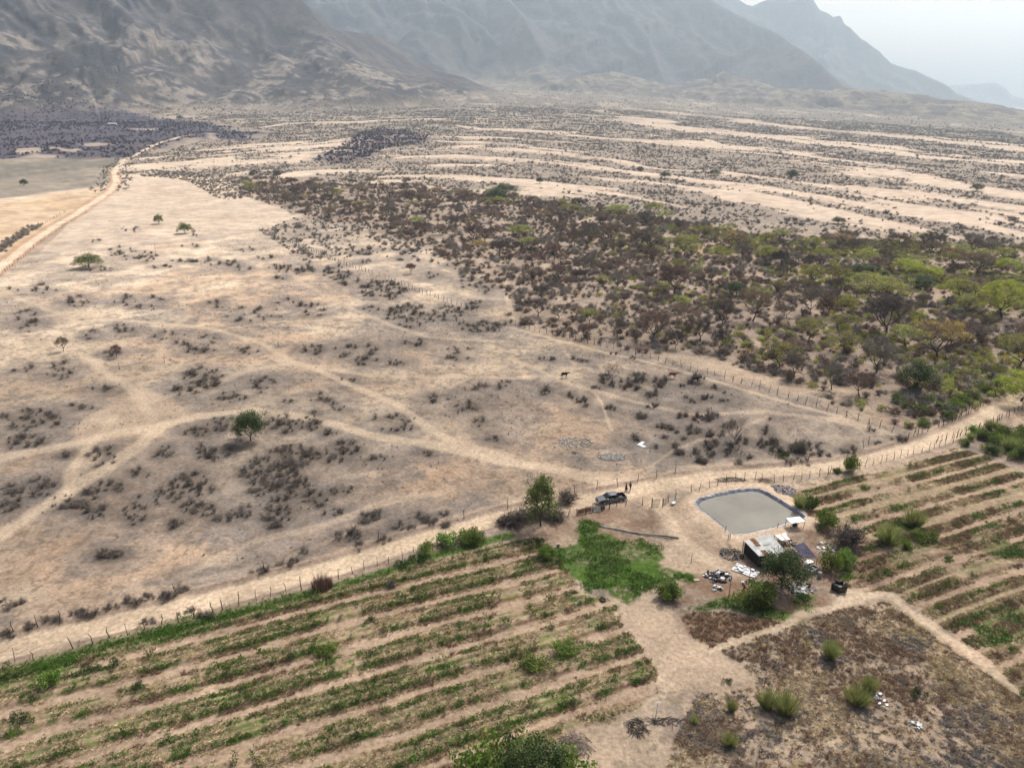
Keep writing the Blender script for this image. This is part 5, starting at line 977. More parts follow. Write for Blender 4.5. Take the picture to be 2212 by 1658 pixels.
wall(ins(TL, TR, .04), ins(BL, BR, .04), 2.12, 1.86, 'side_wall', M['darkcloth']); wall(ins(BL, BR, .05), ins(BL, BR, .95), 1.82, 1.98, 'front_wall', M['darkcloth']); wall(ins(TL, TR, .05), ins(TL, TR, .95), 2.15, 2.3, 'back_wall', M['darkcloth']); wall(ins(TR, TL, .04), ins(BR, BL, .04), 2.3, 2.0, 'side_wall', M['wood'])
for a in (lp(BL), lp(BR), lp(BM), lp(TL), lp(TR)): MB().tube([(a[0], a[1], -.1), (a[0] * .995, a[1] * .995, a[2] - .04)], .06, 6).obj('post', M['post'], sh)
g = MB()
for s, t, l in [(.25, .45, .5), (.55, .5, .6), (.3, .3, .5)]:
    p = lerp3(lerp3(lp(TL), lp(TR), s), lerp3(lp(BL), lp(BR), s), t); g.tube([p + (-.5 * l * 2, -.1, .07), p + (.5 * l * 2, .25, .07)], .03, 5)
g.obj('roof_pole', M['post'], sh)
# shade net
C0 = P3(ZF, (1520, 440), 2.3); sn = empty('shade_net', (C0[0], C0[1], 0), 0, 'dark purple shade net stretched on poles right of the shack', 'shade net'); so = np.array([C0[0], C0[1], 0])
def cloth(cs, name, sag=.25, nn=10):
    a, b, c, d = [np.array(q) - so for q in cs]; V = []
    for j in range(nn + 1):
        for i in range(nn + 1):
            s, t = i / nn, j / nn; p = (a * (1 - s) + b * s) * (1 - t) + (d * (1 - s) + c * s) * t; p = p.copy(); p[2] -= sag * 16 * s * (1 - s) * t * (1 - t) * .6 + .03 * math.sin(9 * s + 5 * t) * (s * (1 - s)) * 4; V.append(p)
    MB().add(V, [(j * (nn + 1) + i, j * (nn + 1) + i + 1, (j + 1) * (nn + 1) + i + 1, (j + 1) * (nn + 1) + i) for j in range(nn) for i in range(nn)]).obj(name, M['shade'], sn, True)
p1, p2, p3, p4 = P3(ZF, (1375, 270), 2.5), P3(ZF, (1650, 145), 2.5), P3(ZF, (2005, 570), 2.1), P3(ZF, (1640, 560), 1.9)
cloth([p1, p2, p3, p4], 'net_panel', .3); q1, q2, q3, q4 = P3(ZF, (1165, 478), 2.0), P3(ZF, (1385, 345), 2.45), P3(ZF, (1655, 565), 1.85), P3(ZF, (1290, 625), 1.6); cloth([q1, q2, q3, q4], 'net_panel', .2)
for q in (p1, p2, p3, p4, q1, q4): MB().tube([(q[0] - so[0], q[1] - so[1], -.1), (q[0] - so[0], q[1] - so[1], q[2] + .02)], .035, 6).obj('pole', M['post'], sn)
# lean-to of white sheets with poles behind the shack
q = P3(ZF, (1080, 60), 1.5); ln_ = empty('lean_to', (q[0], q[1], 0), 0, 'small lean-to of pale sheets and poles behind the shack', 'lean-to'); l0 = np.array([q[0], q[1], 0])
a, b, c, d = [P3(ZF, p, 1.6) - l0 for p in [(900, -30), (1180, -90), (1300, 80), (1080, 110)]]
MB().add([a, b, c, d, a - (0, 0, .04), b - (0, 0, .04), c - (0, 0, .04), d - (0, 0, .04)], [(0, 1, 2, 3), (7, 6, 5, 4), (0, 4, 5, 1), (1, 5, 6, 2), (2, 6, 7, 3), (3, 7, 4, 0)]).obj('sheet', M['tin'], ln_)
for p_, q_ in [((1050, -80), (1310, 240)), ((1180, -40), (1370, 90)), ((1330, 150), (1460, 230))]: MB().tube([P3(ZF, p_, 1.75) - l0, P3(ZF, q_, 1.6) - l0], .04, 6).obj('pole', M['wood'], ln_)
for v in (a, b, c, d): MB().tube([(v[0], v[1], -.1), (v[0], v[1], v[2] - .03)], .04, 6).obj('post', M['post'], ln_)
# pump shelter on the pond bank
cs = [P3(ZA, p, 1.75) for p in [(1310, 470), (1425, 455), (1445, 462), (1330, 492)]]; c0 = sum(cs) / 4; ps = empty('pump_shelter', (c0[0], c0[1], 0), 0, 'small white-roofed shelter on posts at the pond bank', 'shelter'); k0 = np.array([c0[0], c0[1], 0])
cs = [c - k0 for c in cs]; ex = cs[1] - cs[0]; ex = ex / np.linalg.norm(ex); A_, B_ = -ex * 1.25, ex * 1.25; ny = np.array([-ex[1], ex[0], 0]) * .75
V = [A_ - ny, B_ - ny, B_ + ny, A_ + ny]; V = [np.array([v[0], v[1], 1.72 + .1 * (i > 1)]) for i, v in enumerate(V)]
MB().add(V + [v - (0, 0, .05) for v in V], [(0, 1, 2, 3), (7, 6, 5, 4), (0, 4, 5, 1), (1, 5, 6, 2), (2, 6, 7, 3), (3, 7, 4, 0)]).obj('roof', M['white'], ps)
for v in V: MB().tube([(v[0] * .96, v[1] * .96, -.1), (v[0] * .96, v[1] * .96, v[2] - .03)], .045, 6).obj('post', M['post'], ps)
pu = empty('water_pump', (c0[0], c0[1], Hs(c0[0], c0[1])), .4, 'dark water pump with a hose under the white shelter', 'pump'); MB().box((0, 0, .25), (.8, .4, .3)).obj('base_frame', M['black'], pu); MB().tube([(-.3, 0, .55), (.3, 0, .55)], .2, 12).obj('motor', M['paint'], pu); MB().tube([(.4, 0, .5), (.7, .2, .5), (1.0, .8, .2), (1.1, 1.6, .1)], .06, 8).obj('hose', M['black'], pu)

def heap(name, f, p, wpx, dpx, h, m, label, cat, n=40, kind='box', mats=None):
    q = f(p); x, y = P(*q); k = px_m(q); w = wpx / k / 2; d = dpx / k / 2 / .52; g = MB(); mm = mats or [m]
    for i in range(n):
        a, r = rnd.uniform(0, 6.28), math.sqrt(rnd.random()); px_, py_ = w * r * math.cos(a), d * r * math.sin(a); z = h * (1 - r * r) * rnd.uniform(.3, 1) + .04; g.cm = rnd.randrange(len(mm)) if len(mm) > 1 else 0
        if kind == 'box': g.box((px_, py_, z), (rnd.uniform(.12, .5), rnd.uniform(.1, .35), rnd.uniform(.04, .2)), rnd.uniform(0, 3), rnd.uniform(-.5, .5))
        elif kind == 'sack': g.blob((px_, py_, z), (rnd.uniform(.18, .4), rnd.uniform(.14, .28), rnd.uniform(.08, .2)), 8, 5, .25)
        elif kind == 'stick': b = rnd.uniform(0, 3.1); l = rnd.uniform(.3, .9); g.tube([(px_ - l * math.cos(b), py_ - l * math.sin(b), z * .5), (px_, py_, z + .08), (px_ + l * math.cos(b), py_ + l * math.sin(b), z * .7)], [.03, .025, .015], 5)
        elif kind == 'ring': b = rnd.uniform(0, 3); g.tube([(px_ + .3 * math.cos(t), py_ + .3 * math.sin(t), z + .1 * math.sin(t + b)) for t in np.linspace(0, 6.283, 13)], .05, 6, False)
    o = g.obj(name, mm, None); o.location = (x, y, Hs(x, y)); tag(o, label, cat); return o
heap('sack_heap', ZA, (745, 810), 46, 24, .5, M['black'], 'heap of black hoses and sheeting left of the shack', 'heap', 46, 'ring'); heap('sack_heap', ZA, (615, 1035), 54, 26, .55, None, 'heap of black and white plastic sacks in the farmyard', 'heap', 70, 'sack', [M['black'], M['white'], M['black'], M['stone']])
heap('sack_heap', ZA, (600, 1160), 18, 10, .3, M['white'], 'small heap of white sacks below the black and white heap', 'heap', 12, 'sack', [M['white'], M['black']]); heap('rubble_heap', ZA, (1250, 195), 56, 26, .5, M['stone'], 'heap of grey slabs at the far corner of the pond', 'rubble', 150)
heap('charred_heap', ZS, (1265, 790), 34, 22, .6, M['black'], 'charred black branches heaped on the bare lower ground', 'heap', 70, 'stick'); heap('charred_branches', ZS, (1480, 745), 60, 9, .2, M['black'], 'black scorched branches lying right of the charred heap', 'branches', 40, 'stick')
heap('litter_heap', ZA, (1680, 745), 40, 20, .15, None, 'scattered white and grey litter behind the shade net', 'litter', 50, 'box', [M['white'], M['stone'], M['straw']]); heap('litter_heap', ZE, (1045, 865), 22, 22, .15, M['white'], 'strip of white litter on the abandoned plot', 'litter', 22, 'box', [M['white'], M['ash'], M['ash']])
heap('litter_heap', ZE, (1325, 1075), 24, 11, .12, M['ash'], 'pale grey litter low on the abandoned plot', 'litter', 22, 'box', [M['ash'], M['dust'], M['white']]); heap('dry_poles', ZS, (780, 905), 22, 14, .3, M['wood'], 'bundle of pale dry poles on a brush heap', 'poles', 8, 'stick')
heap('brush_heap', ZS, (790, 920), 60, 30, .35, M['twig'], 'brush heap under the pale poles near the bottom edge', 'brush heap', 120, 'stick'); heap('board_stack', ZA, (1915, 765), 24, 14, .3, M['wood'], 'stack of weathered boards beside the dark thicket', 'boards', 14, 'box', [M['wood'], M['tin']])
heap('ash_patch', ZI, (345, 835), 84, 30, .05, M['ash'], 'pale ash and debris spread over the pasture', 'ash', 150, 'box', [M['ash'], M['dust'], M['dust']]); heap('dung_patch', ZI, (700, 968), 62, 20, .05, M['straw'], 'oval patch of drying straw and stones by the ash', 'straw patch', 380, 'box', [M['dust'], M['dust'], M['stone']])
heap('burnt_sticks', ZI, (340, 935), 26, 5, .1, M['black'], 'black burnt sticks under the ash patch', 'sticks', 10, 'stick'); heap('branch_heap', ZA, (740, 95), 62, 10, .5, M['twig'], 'long heap of cut branches against the fence behind the pond', 'branch heap', 150, 'stick'); heap('branch_heap', ZA, (1060, 95), 26, 10, .4, M['twigred'], 'small heap of brown branches on the fence line behind the pond', 'branch heap', 50, 'stick')
heap('yard_litter', ZF, (1560, 1330), 60, 26, .12, None, 'pale litter and puddles right of the yard tree', 'litter', 40, 'sack', [M['white'], M['ash'], M['stone']]); heap('workshop_litter', ZF, (1180, 150), 40, 18, .6, None, 'jumble of tools and timber behind the shack', 'junk', 70, 'box', [M['black'], M['wood'], M['stone'], M['rust']])
# white folded sheet in the pasture
x, y = P(*ZI((965, 860))); g = MB(); z0 = .12
for A, B, Cc, Dd in [((-.8, 0), (.4, 1.1), (.95, .9), (.1, 0)), ((-.8, 0), (.1, 0), (.95, -1.1), (.4, -1.3))]:
    V = [(A[0], A[1], z0), (B[0], B[1], z0 + .25), (Cc[0], Cc[1], z0 + .2), (Dd[0], Dd[1], z0)]; g.add(V + [(a, b, c - .05) for a, b, c in V], [(0, 1, 2, 3), (7, 6, 5, 4), (0, 4, 5, 1), (1, 5, 6, 2), (2, 6, 7, 3), (3, 7, 4, 0)])
o = g.obj('white_sheet', M['white']); o.location = (x, y, Hs(x, y)); tag(o, 'bright white angular sheet lying in the pasture', 'sheet')
# tarp with sacks
x, y = P(*ZA((885, 975))); o = empty('tarpaulin', (x, y, Hs(x, y) + .02), R_(-38), 'pale striped tarpaulin spread on the ground by the black heap', 'tarpaulin'); g = MB()
V = [(a, b, .05 + .05 * rnd.random()) for b in np.linspace(-1.1, 1.1, 9) for a in np.linspace(-1.8, 1.8, 13)]; g.add(V, [(j * 13 + i, j * 13 + i + 1, (j + 1) * 13 + i + 1, (j + 1) * 13 + i) for j in range(8) for i in range(12)]); g.obj('sheet', M['bags'], o)
for i in range(5): g = MB().blob((rnd.uniform(-1.3, 1.3), rnd.uniform(-.7, .7), .16), (.42, .26, .13), 9, 6, .15); g.obj('sack', M['white'], o, True)
x, y = P(*ZA((905, 1035))); 
for (f, p, h, lab) in [(ZA, (915, 1080), 2.6, 'tall thin pole standing by the tarpaulin'), (ZA, (715, 1245), 2.6, 'thin leaning pole at the front of the yard'), (ZA, (345, 895), 1.6, 'thin stick leaning over a patch of dead brush'), (ZA, (1195, 575), .9, 'short post at the pond edge behind the shack'), (ZA, (708, 685), 1.1, 'pair of short stakes at the near pond corner'), (ZA, (683, 600), .8, 'stake with a white cap on the pond rim'), (Z6, (851, 795), .9, 'short dark stake beside the footpath')]:
    x, y = P(*f(p)); g = MB(); g.tube([(0, 0, -.1), (.04, .02, h * .5), (.1, .03, h)], [.05, .04, .035], 6)
    if 'pair' in lab: g.tube([(.3, 0, -.1), (.32, .02, h)], .045, 6)
    o = g.obj('stake', M['post']); o.location = (x, y, Hs(x, y)); tag(o, lab, 'stake')
    if 'cap' in lab: MB().blob((.1, .03, h + .06), (.1, .1, .09)).obj('cap', M['white'], o, True)
x, y = P(*ZS((1408, 722))); o = MB().tube([(0, 0, -.05), (.12, .1, 1.1), (.2, .2, 2.1)], .05, 8).obj('white_pipe', M['white']); o.location = (x, y, Hs(x, y)); tag(o, 'thin white pipe standing upright above the scorched branches', 'pipe')
def tyre(f, p, r, lab):
    x, y = P(*f(p)); g = MB(); ns, nt_ = 28, 8; V = [((r + .16 * r * 1.6 * math.cos(b)) * math.cos(a), (r + .16 * r * 1.6 * math.cos(b)) * math.sin(a), .11 + .11 * math.sin(b)) for a in np.linspace(0, 6.283, ns, endpoint=False) for b in np.linspace(0, 6.283, nt_, endpoint=False)]
    g.add(V, [(i * nt_ + j, ((i + 1) % ns) * nt_ + j, ((i + 1) % ns) * nt_ + (j + 1) % nt_, i * nt_ + (j + 1) % nt_) for i in range(ns) for j in range(nt_)]); o = g.obj('old_tyre', M['tyre'], None, True); o.location = (x, y, Hs(x, y)); tag(o, lab, 'tyre')
tyre(Z6, (392, 590), .36, 'old grey tyre lying flat below the lush patch'); tyre(ZF, (1760, 1310), .3, 'old tyre lying among litter right of the yard tree')
# black water tank
x, y = P(*ZA((1800, 1165))); o = empty('water_tank', (x, y, Hs(x, y)), .3, 'open five-sided black tarpaulin water tank beside the footpath', 'water tank'); g = MB(); r = 1.0; hh_ = 1.15; V = []
for k in range(5): a = 2 * math.pi * k / 5 + .3; V.append((r * math.cos(a), r * math.sin(a), 0))
for k in range(5): a = 2 * math.pi * k / 5 + .3; V.append((r * 1.08 * math.cos(a), r * 1.08 * math.sin(a), hh_))
for k in range(5): a = 2 * math.pi * (k + .5) / 5 + .3; V.append((r * .62 * math.cos(a), r * .62 * math.sin(a), hh_ * .86))
for k in range(5): a = 2 * math.pi * (k + .5) / 5 + .3; V.append((r * .74 * math.cos(a), r * .74 * math.sin(a), 0))
F = []
for k in range(5): k2 = (k + 1) % 5; F += [(k, 15 + k, 10 + k, 5 + k), (15 + k, k2, 5 + k2, 10 + k)]
g.add(V, F); wl = g.obj('tank_wall', M['black'], o); so_ = wl.modifiers.new('thickness', 'SOLIDIFY'); so_.thickness = .05
MB().add([(r * .8 * math.cos(a), r * .8 * math.sin(a), .55) for a in np.linspace(0, 6.283, 20, endpoint=False)], [tuple(range(20))]).obj('water', M['wet'], o)
for k in range(5): v = V[5 + k]; MB().tube([(v[0], v[1], -.1), (v[0], v[1], hh_ + .06)], .04, 6).obj('pole', M['post'], o)
# concrete basin and table under the net, barrel
x, y = P(*ZF((1850, 930))); b0 = empty('concrete_basin', (x, y, Hs(x, y)), .55, 'grey concrete wash basin under the edge of the shade net', 'basin'); g = MB()
for c, d in [((0, 0, .2), (1.9, 1.1, .4)), ((0, .5, .6), (1.9, .12, .4)), ((0, -.5, .6), (1.9, .12, .4)), ((-.9, 0, .6), (.12, .88, .4)), ((.9, 0, .6), (.12, .88, .4)), ((.1, 0, .6), (.1, .88, .36))]: g.box(c, d)
g.obj('basin', M['concrete'], b0); MB().box((.5, 0, .5), (.66, .86, .04)).obj('water', M['wet'], b0)
x, y = P(*ZF((1740, 770))); b0 = empty('cloth_table', (x, y, Hs(x, y)), .55, 'low table with a pale cloth beneath the shade net', 'table'); MB().box((0, 0, .74), (1.6, .9, .05)).obj('tabletop', M['white'], b0); MB().box((0, -.47, .55), (1.64, .02, .4)).obj('cloth', M['concrete'], b0)
for a in (-.7, .7):
    for b in (-.36, .36): MB().box((a, b, .35), (.06, .06, .72)).obj('leg', M['wood'], b0)
x, y = P(*ZA((1612, 1040))); g = MB().tube([(0, 0, 0), (0, 0, .3), (0, 0, .6), (0, 0, .88)], [.29, .31, .31, .29], 18); o = g.obj('barrel', M['concrete'], None, True); o.location = (x, y, Hs(x, y)); tag(o, 'grey barrel standing right of the concrete basin', 'barrel')
def lying(name, f, p, q, r, m, lab, cat, z=.12, n=4, taper=.7):
    a, b = P(*f(p)), P(*f(q)); za, zb = Hs(*a), Hs(*b); pts = [np.array([a[0] * (1 - t) + b[0] * t - a[0] + (rnd.gauss(0, r * .7) if 0 < t < 1 else 0), a[1] * (1 - t) + b[1] * t - a[1] + (rnd.gauss(0, r * .7) if 0 < t < 1 else 0), (zb - za) * t + z]) for t in np.linspace(0, 1, n)]
    o = MB().tube(pts, list(np.linspace(r, r * taper, n)), 7).obj(name, m, None, True); o.location = (a[0], a[1], za); tag(o, lab, cat)
lying('dead_trunk', ZF, (1435, 1290), (1370, 1620), .13, M['ash'], 'pale dead tree trunk leaning right of the yard tree', 'trunk', .5); lying('plank', ZF, (800, 1335), (1080, 1480), .07, M['white'], 'pale plank lying in front of the yard tree', 'plank'); lying('plank', ZF, (860, 1400), (1020, 1470), .06, M['concrete'], 'grey plank lying below the pale plank', 'plank')
lying('white_pole', ZF, (1490, 1215), (1850, 1060), .06, M['ash'], 'grey pole lying in front of the concrete basin', 'pole', .2); lying('timber_pole', ZA, (1590, 850), (1690, 915), .07, M['wood'], 'pale timber pole propped right of the shade net', 'pole', .5); lying('timber_pole', ZA, (1720, 810), (1810, 850), .06, M['wood'], 'pale timber pole lying beside the leafless thicket', 'pole', .3)
lying('irrigation_pipe', Z6, (375, 268), (530, 300), .10, M['ash'], 'pale irrigation pipe across the top of the lush patch', 'pipe', .15, 6, 1); lying('mud_channel', Z6, (520, 296), (720, 322), .2, M['mud'], 'brown mud bank of the irrigation channel left of the drive', 'bank', .08, 6, 1); lying('irrigation_pipe', Z6, (545, 305), (700, 326), .06, M['ash'], 'thin pale pipe along the brown mud bank', 'pipe', .1, 6, 1)
lying('pole', ZF, (200, 470), (520, 720), .06, M['wood'], 'long pale pole leaning on the dark side of the shack', 'pole', .9); lying('pole', ZF, (160, 350), (20, 350), .07, M['ash'], 'grey pipe sticking out left of the shack', 'pipe', .6)
x, y = P(*ZA((398, 1068))); o = MB().box((0, 0, .06), (.85, .55, .1), .1).obj('board', M['wood']); o.location = (x, y, Hs(x, y)); tag(o, 'square pale board lying at the edge of the green strip', 'board')
x, y = P(*ZT((715, 960))); o = MB().box((0, 0, .3), (.4, .4, .6), .1).box((0, 0, .62), (.5, .5, .06), .1).obj('marker_block', M['wood']); o.location = (x, y, Hs(x, y)); tag(o, 'square tan block at the corner of the lush patch', 'block')
# metal panels in the fence beside the pickup
for i, (p, q, m, lab) in enumerate([((935, 590), (1020, 572), M['rust'], 'rusty brown sheet patching the fence, left one'), ((1022, 572), (1095, 556), M['rust'], 'rusty brown sheet patching the fence, right one'), ((1090, 556), (1205, 540), M['tin'], 'pale grey sheet patching the fence below the pickup'), ((1205, 545), (1255, 530), M['stone'], 'dark grey sheet at the end of the fence patches')]):
    a, b = P(*ZT(p)), P(*ZT(q)); L = np.linalg.norm(b - a); d = (b - a) / L; nn = np.array([-d[1], d[0]]); g = MB(); nx = 12; V = []
    for j in range(2):
        for t in range(nx + 1): off = .02 * (1 if t % 2 else -1) + (.12 if j else 0); V.append((d[0] * L * t / nx + nn[0] * off, d[1] * L * t / nx + nn[1] * off, .08 + .82 * j))
    o = g.add(V, [(t, t + 1, nx + 2 + t, nx + 1 + t) for t in range(nx)]).obj('metal_sheet', m); o.location = (a[0], a[1], Hs(*a)); tag(o, lab, 'metal sheet')
# gate
def gate(p, q, h, lab):
    a, b = P(*ZT(p)), P(*ZT(q)); o = empty('slatted_gate', (a[0], a[1], Hs(*a)), 0, lab, 'gate'); d = b - a
    g = MB()
    for k in range(9): t = k / 8; g.tube([(d[0] * t, d[1] * t, .12), (d[0] * t, d[1] * t, h)], .03, 5)
    g.obj('slats', M['wood'], o); g = MB()
    for z in (.3, h - .2): g.tube([(0, 0, z), (d[0], d[1], z)], .035, 5)
    g.obj('rails', M['wood'], o); MB().tube([(0, 0, -.1), (-.03, 0, h + .35)], .09, 7).obj('gate_post', M['post'], o)
gate((1795, 488), (1885, 474), 1.3, 'closed slatted wooden gate leaf between the fences'); gate((1920, 492), (1985, 440), 1.3, 'open slatted gate leaf right of the gap')
x, y = P(*ZT((2040, 470))); o = empty('broken_chair', (x, y, Hs(x, y)), .5, 'broken white chair standing right of the gate', 'chair'); MB().box((0, 0, .42), (.7, .6, .06)).obj('seat', M['white'], o); MB().box((.0, .3, .7), (.7, .05, .5), 0, -.3).obj('backrest', M['white'], o)
for a in (-.3, .3):
    for b in (-.25, .25): MB().box((a, b, .2), (.05, .05, .4)).obj('leg', M['black'], o)

# ------------------------------------------------------------------ pickup
def pickup():
    a, b = P(*ZT((1195, 470))), P(*ZT((1460, 425))); c = P(*ZT((1325, 440))); ang = math.atan2(*(P(1307.9, 1088.9) - P(1338, 1085.3))[::-1])
    x, y = P(1319, 1083.2); t = empty('pickup_truck', (x, y, Hs(x, y)), math.pi + R_(17), 'dark grey double-cab pickup standing on the dirt road', 'pickup')
    pm = M['paint']
    def prism(prof, w0, w1=None, name='body', m=pm, zt=None):       # side profile (x, z) with half widths
        n_ = len(prof); V = [(p[0], -(p[2] if len(p) > 2 else w0), p[1]) for p in prof] + [(p[0], (p[2] if len(p) > 2 else w0), p[1]) for p in prof]
        F = [tuple(range(n_))[::-1], tuple(range(n_, 2 * n_))] + [(k, (k + 1) % n_, n_ + (k + 1) % n_, n_ + k) for k in range(n_)]; o = MB().add(V, F).obj(name, m, t)
        bv = o.modifiers.new('bevel', 'BEVEL'); bv.width = .04; bv.segments = 2; return o
    prism([(2.55, .45, .84), (2.62, .75, .86), (2.5, .98, .86), (1.35, 1.14, .9), (-.72, 1.10, .92), (-.72, .42, .9), (1.0, .36, .9)], .9)
    prism([(1.25, 1.12, .86), (.55, 1.66, .70), (.3, 1.72, .68), (-.75, 1.70, .68), (-.86, 1.62, .70), (-.95, 1.10, .86)], .8, name='cab')
    g = MB(); 
    for s in (-1, 1): g.box((-1.68, s * .87, .82), (1.9, .09, .56))
    g.box((-2.62, 0, .82), (.08, 1.82, .56)); g.box((-.76, 0, .8), (.06, 1.65, .5)); g.box((-1.68, 0, .58), (1.9, 1.7, .08)); g.obj('bed', pm, t).modifiers.new('bevel', 'BEVEL').width = .02
    MB().box((-1.68, 0, .635), (1.84, 1.62, .02)).obj('bed_liner', M['black'], t)
    def pane(v, name='window'): MB().add(v, [tuple(range(len(v)))]).obj(name, M['glass'], t)
    pane([(1.215, -.78, 1.175), (1.215, .78, 1.175), (.60, .64, 1.648), (.60, -.64, 1.648)], 'windscreen'); pane([(-.935, .76, 1.2), (-.935, -.76, 1.2), (-.885, -.62, 1.58), (-.885, .62, 1.58)], 'rear_window')
    for s in (-1, 1):
        f = lambda x_, z_: (x_, s * (.86 - (z_ - 1.12) * .29 + .012), z_)
        for q in ([(1.0, 1.18), (.28, 1.18), (.28, 1.60), (.52, 1.60)], [(.20, 1.18), (-.66, 1.18), (-.66, 1.58), (.20, 1.60)]): v = [f(*p) for p in q]; pane(v if s > 0 else v[::-1])
        m = MB().box((.98, s * 1.0, 1.2), (.12, .2, .16)).obj('mirror', M['chrome'], t); MB().box((.12, s * .925, .98), (.14, .03, .03)).obj('door_handle', M['chrome'], t); MB().box((-.72, s * .925, .98), (.14, .03, .03)).obj('door_handle', M['chrome'], t)
        MB().box((2.5, s * .66, .82), (.18, .36, .16), -s * .2).obj('headlight', M['lamp'], t); MB().box((-2.64, s * .85, .85), (.05, .1, .34)).obj('tail_light', M['red'], t); MB().box((.1, s * .95, .36), (2.2, .12, .05)).obj('side_step', M['black'], t)
        for wx in (1.62, -1.58):
            w = empty('wheel', (wx, s * .80, .38)); w.parent = t; g = MB(); g.tube([(0, -.12, 0), (0, .12, 0)], .38, 24); g.obj('tyre', M['tyre'], w); MB().tube([(0, s * .10, 0), (0, s * .135, 0)], .22, 16).obj('rim', M['chrome'], w)
            g = MB(); g.tube([(wx + .46 * math.cos(q), s * .90, .38 + .46 * math.sin(q)) for q in np.linspace(0, math.pi, 12)], .05, 6); g.obj('wheel_arch', M['black'], t)
    MB().box((2.63, 0, .80), (.06, .9, .16)).obj('grille', M['black'], t); MB().box((2.66, 0, .52), (.16, 1.7, .2)).obj('front_bumper', M['chrome'], t); MB().box((-2.72, 0, .5), (.12, 1.6, .14)).obj('rear_bumper', M['chrome'], t); MB().box((2.745, 0, .55), (.01, .4, .12)).obj('number_plate', M['white'], t)
    MB().tube([(-.98, -.74, 1.1), (-1.0, -.62, 1.58), (-1.0, .62, 1.58), (-.98, .74, 1.1)], .035, 8).obj('roll_bar', M['black'], t)
    return t
TRK = pickup()

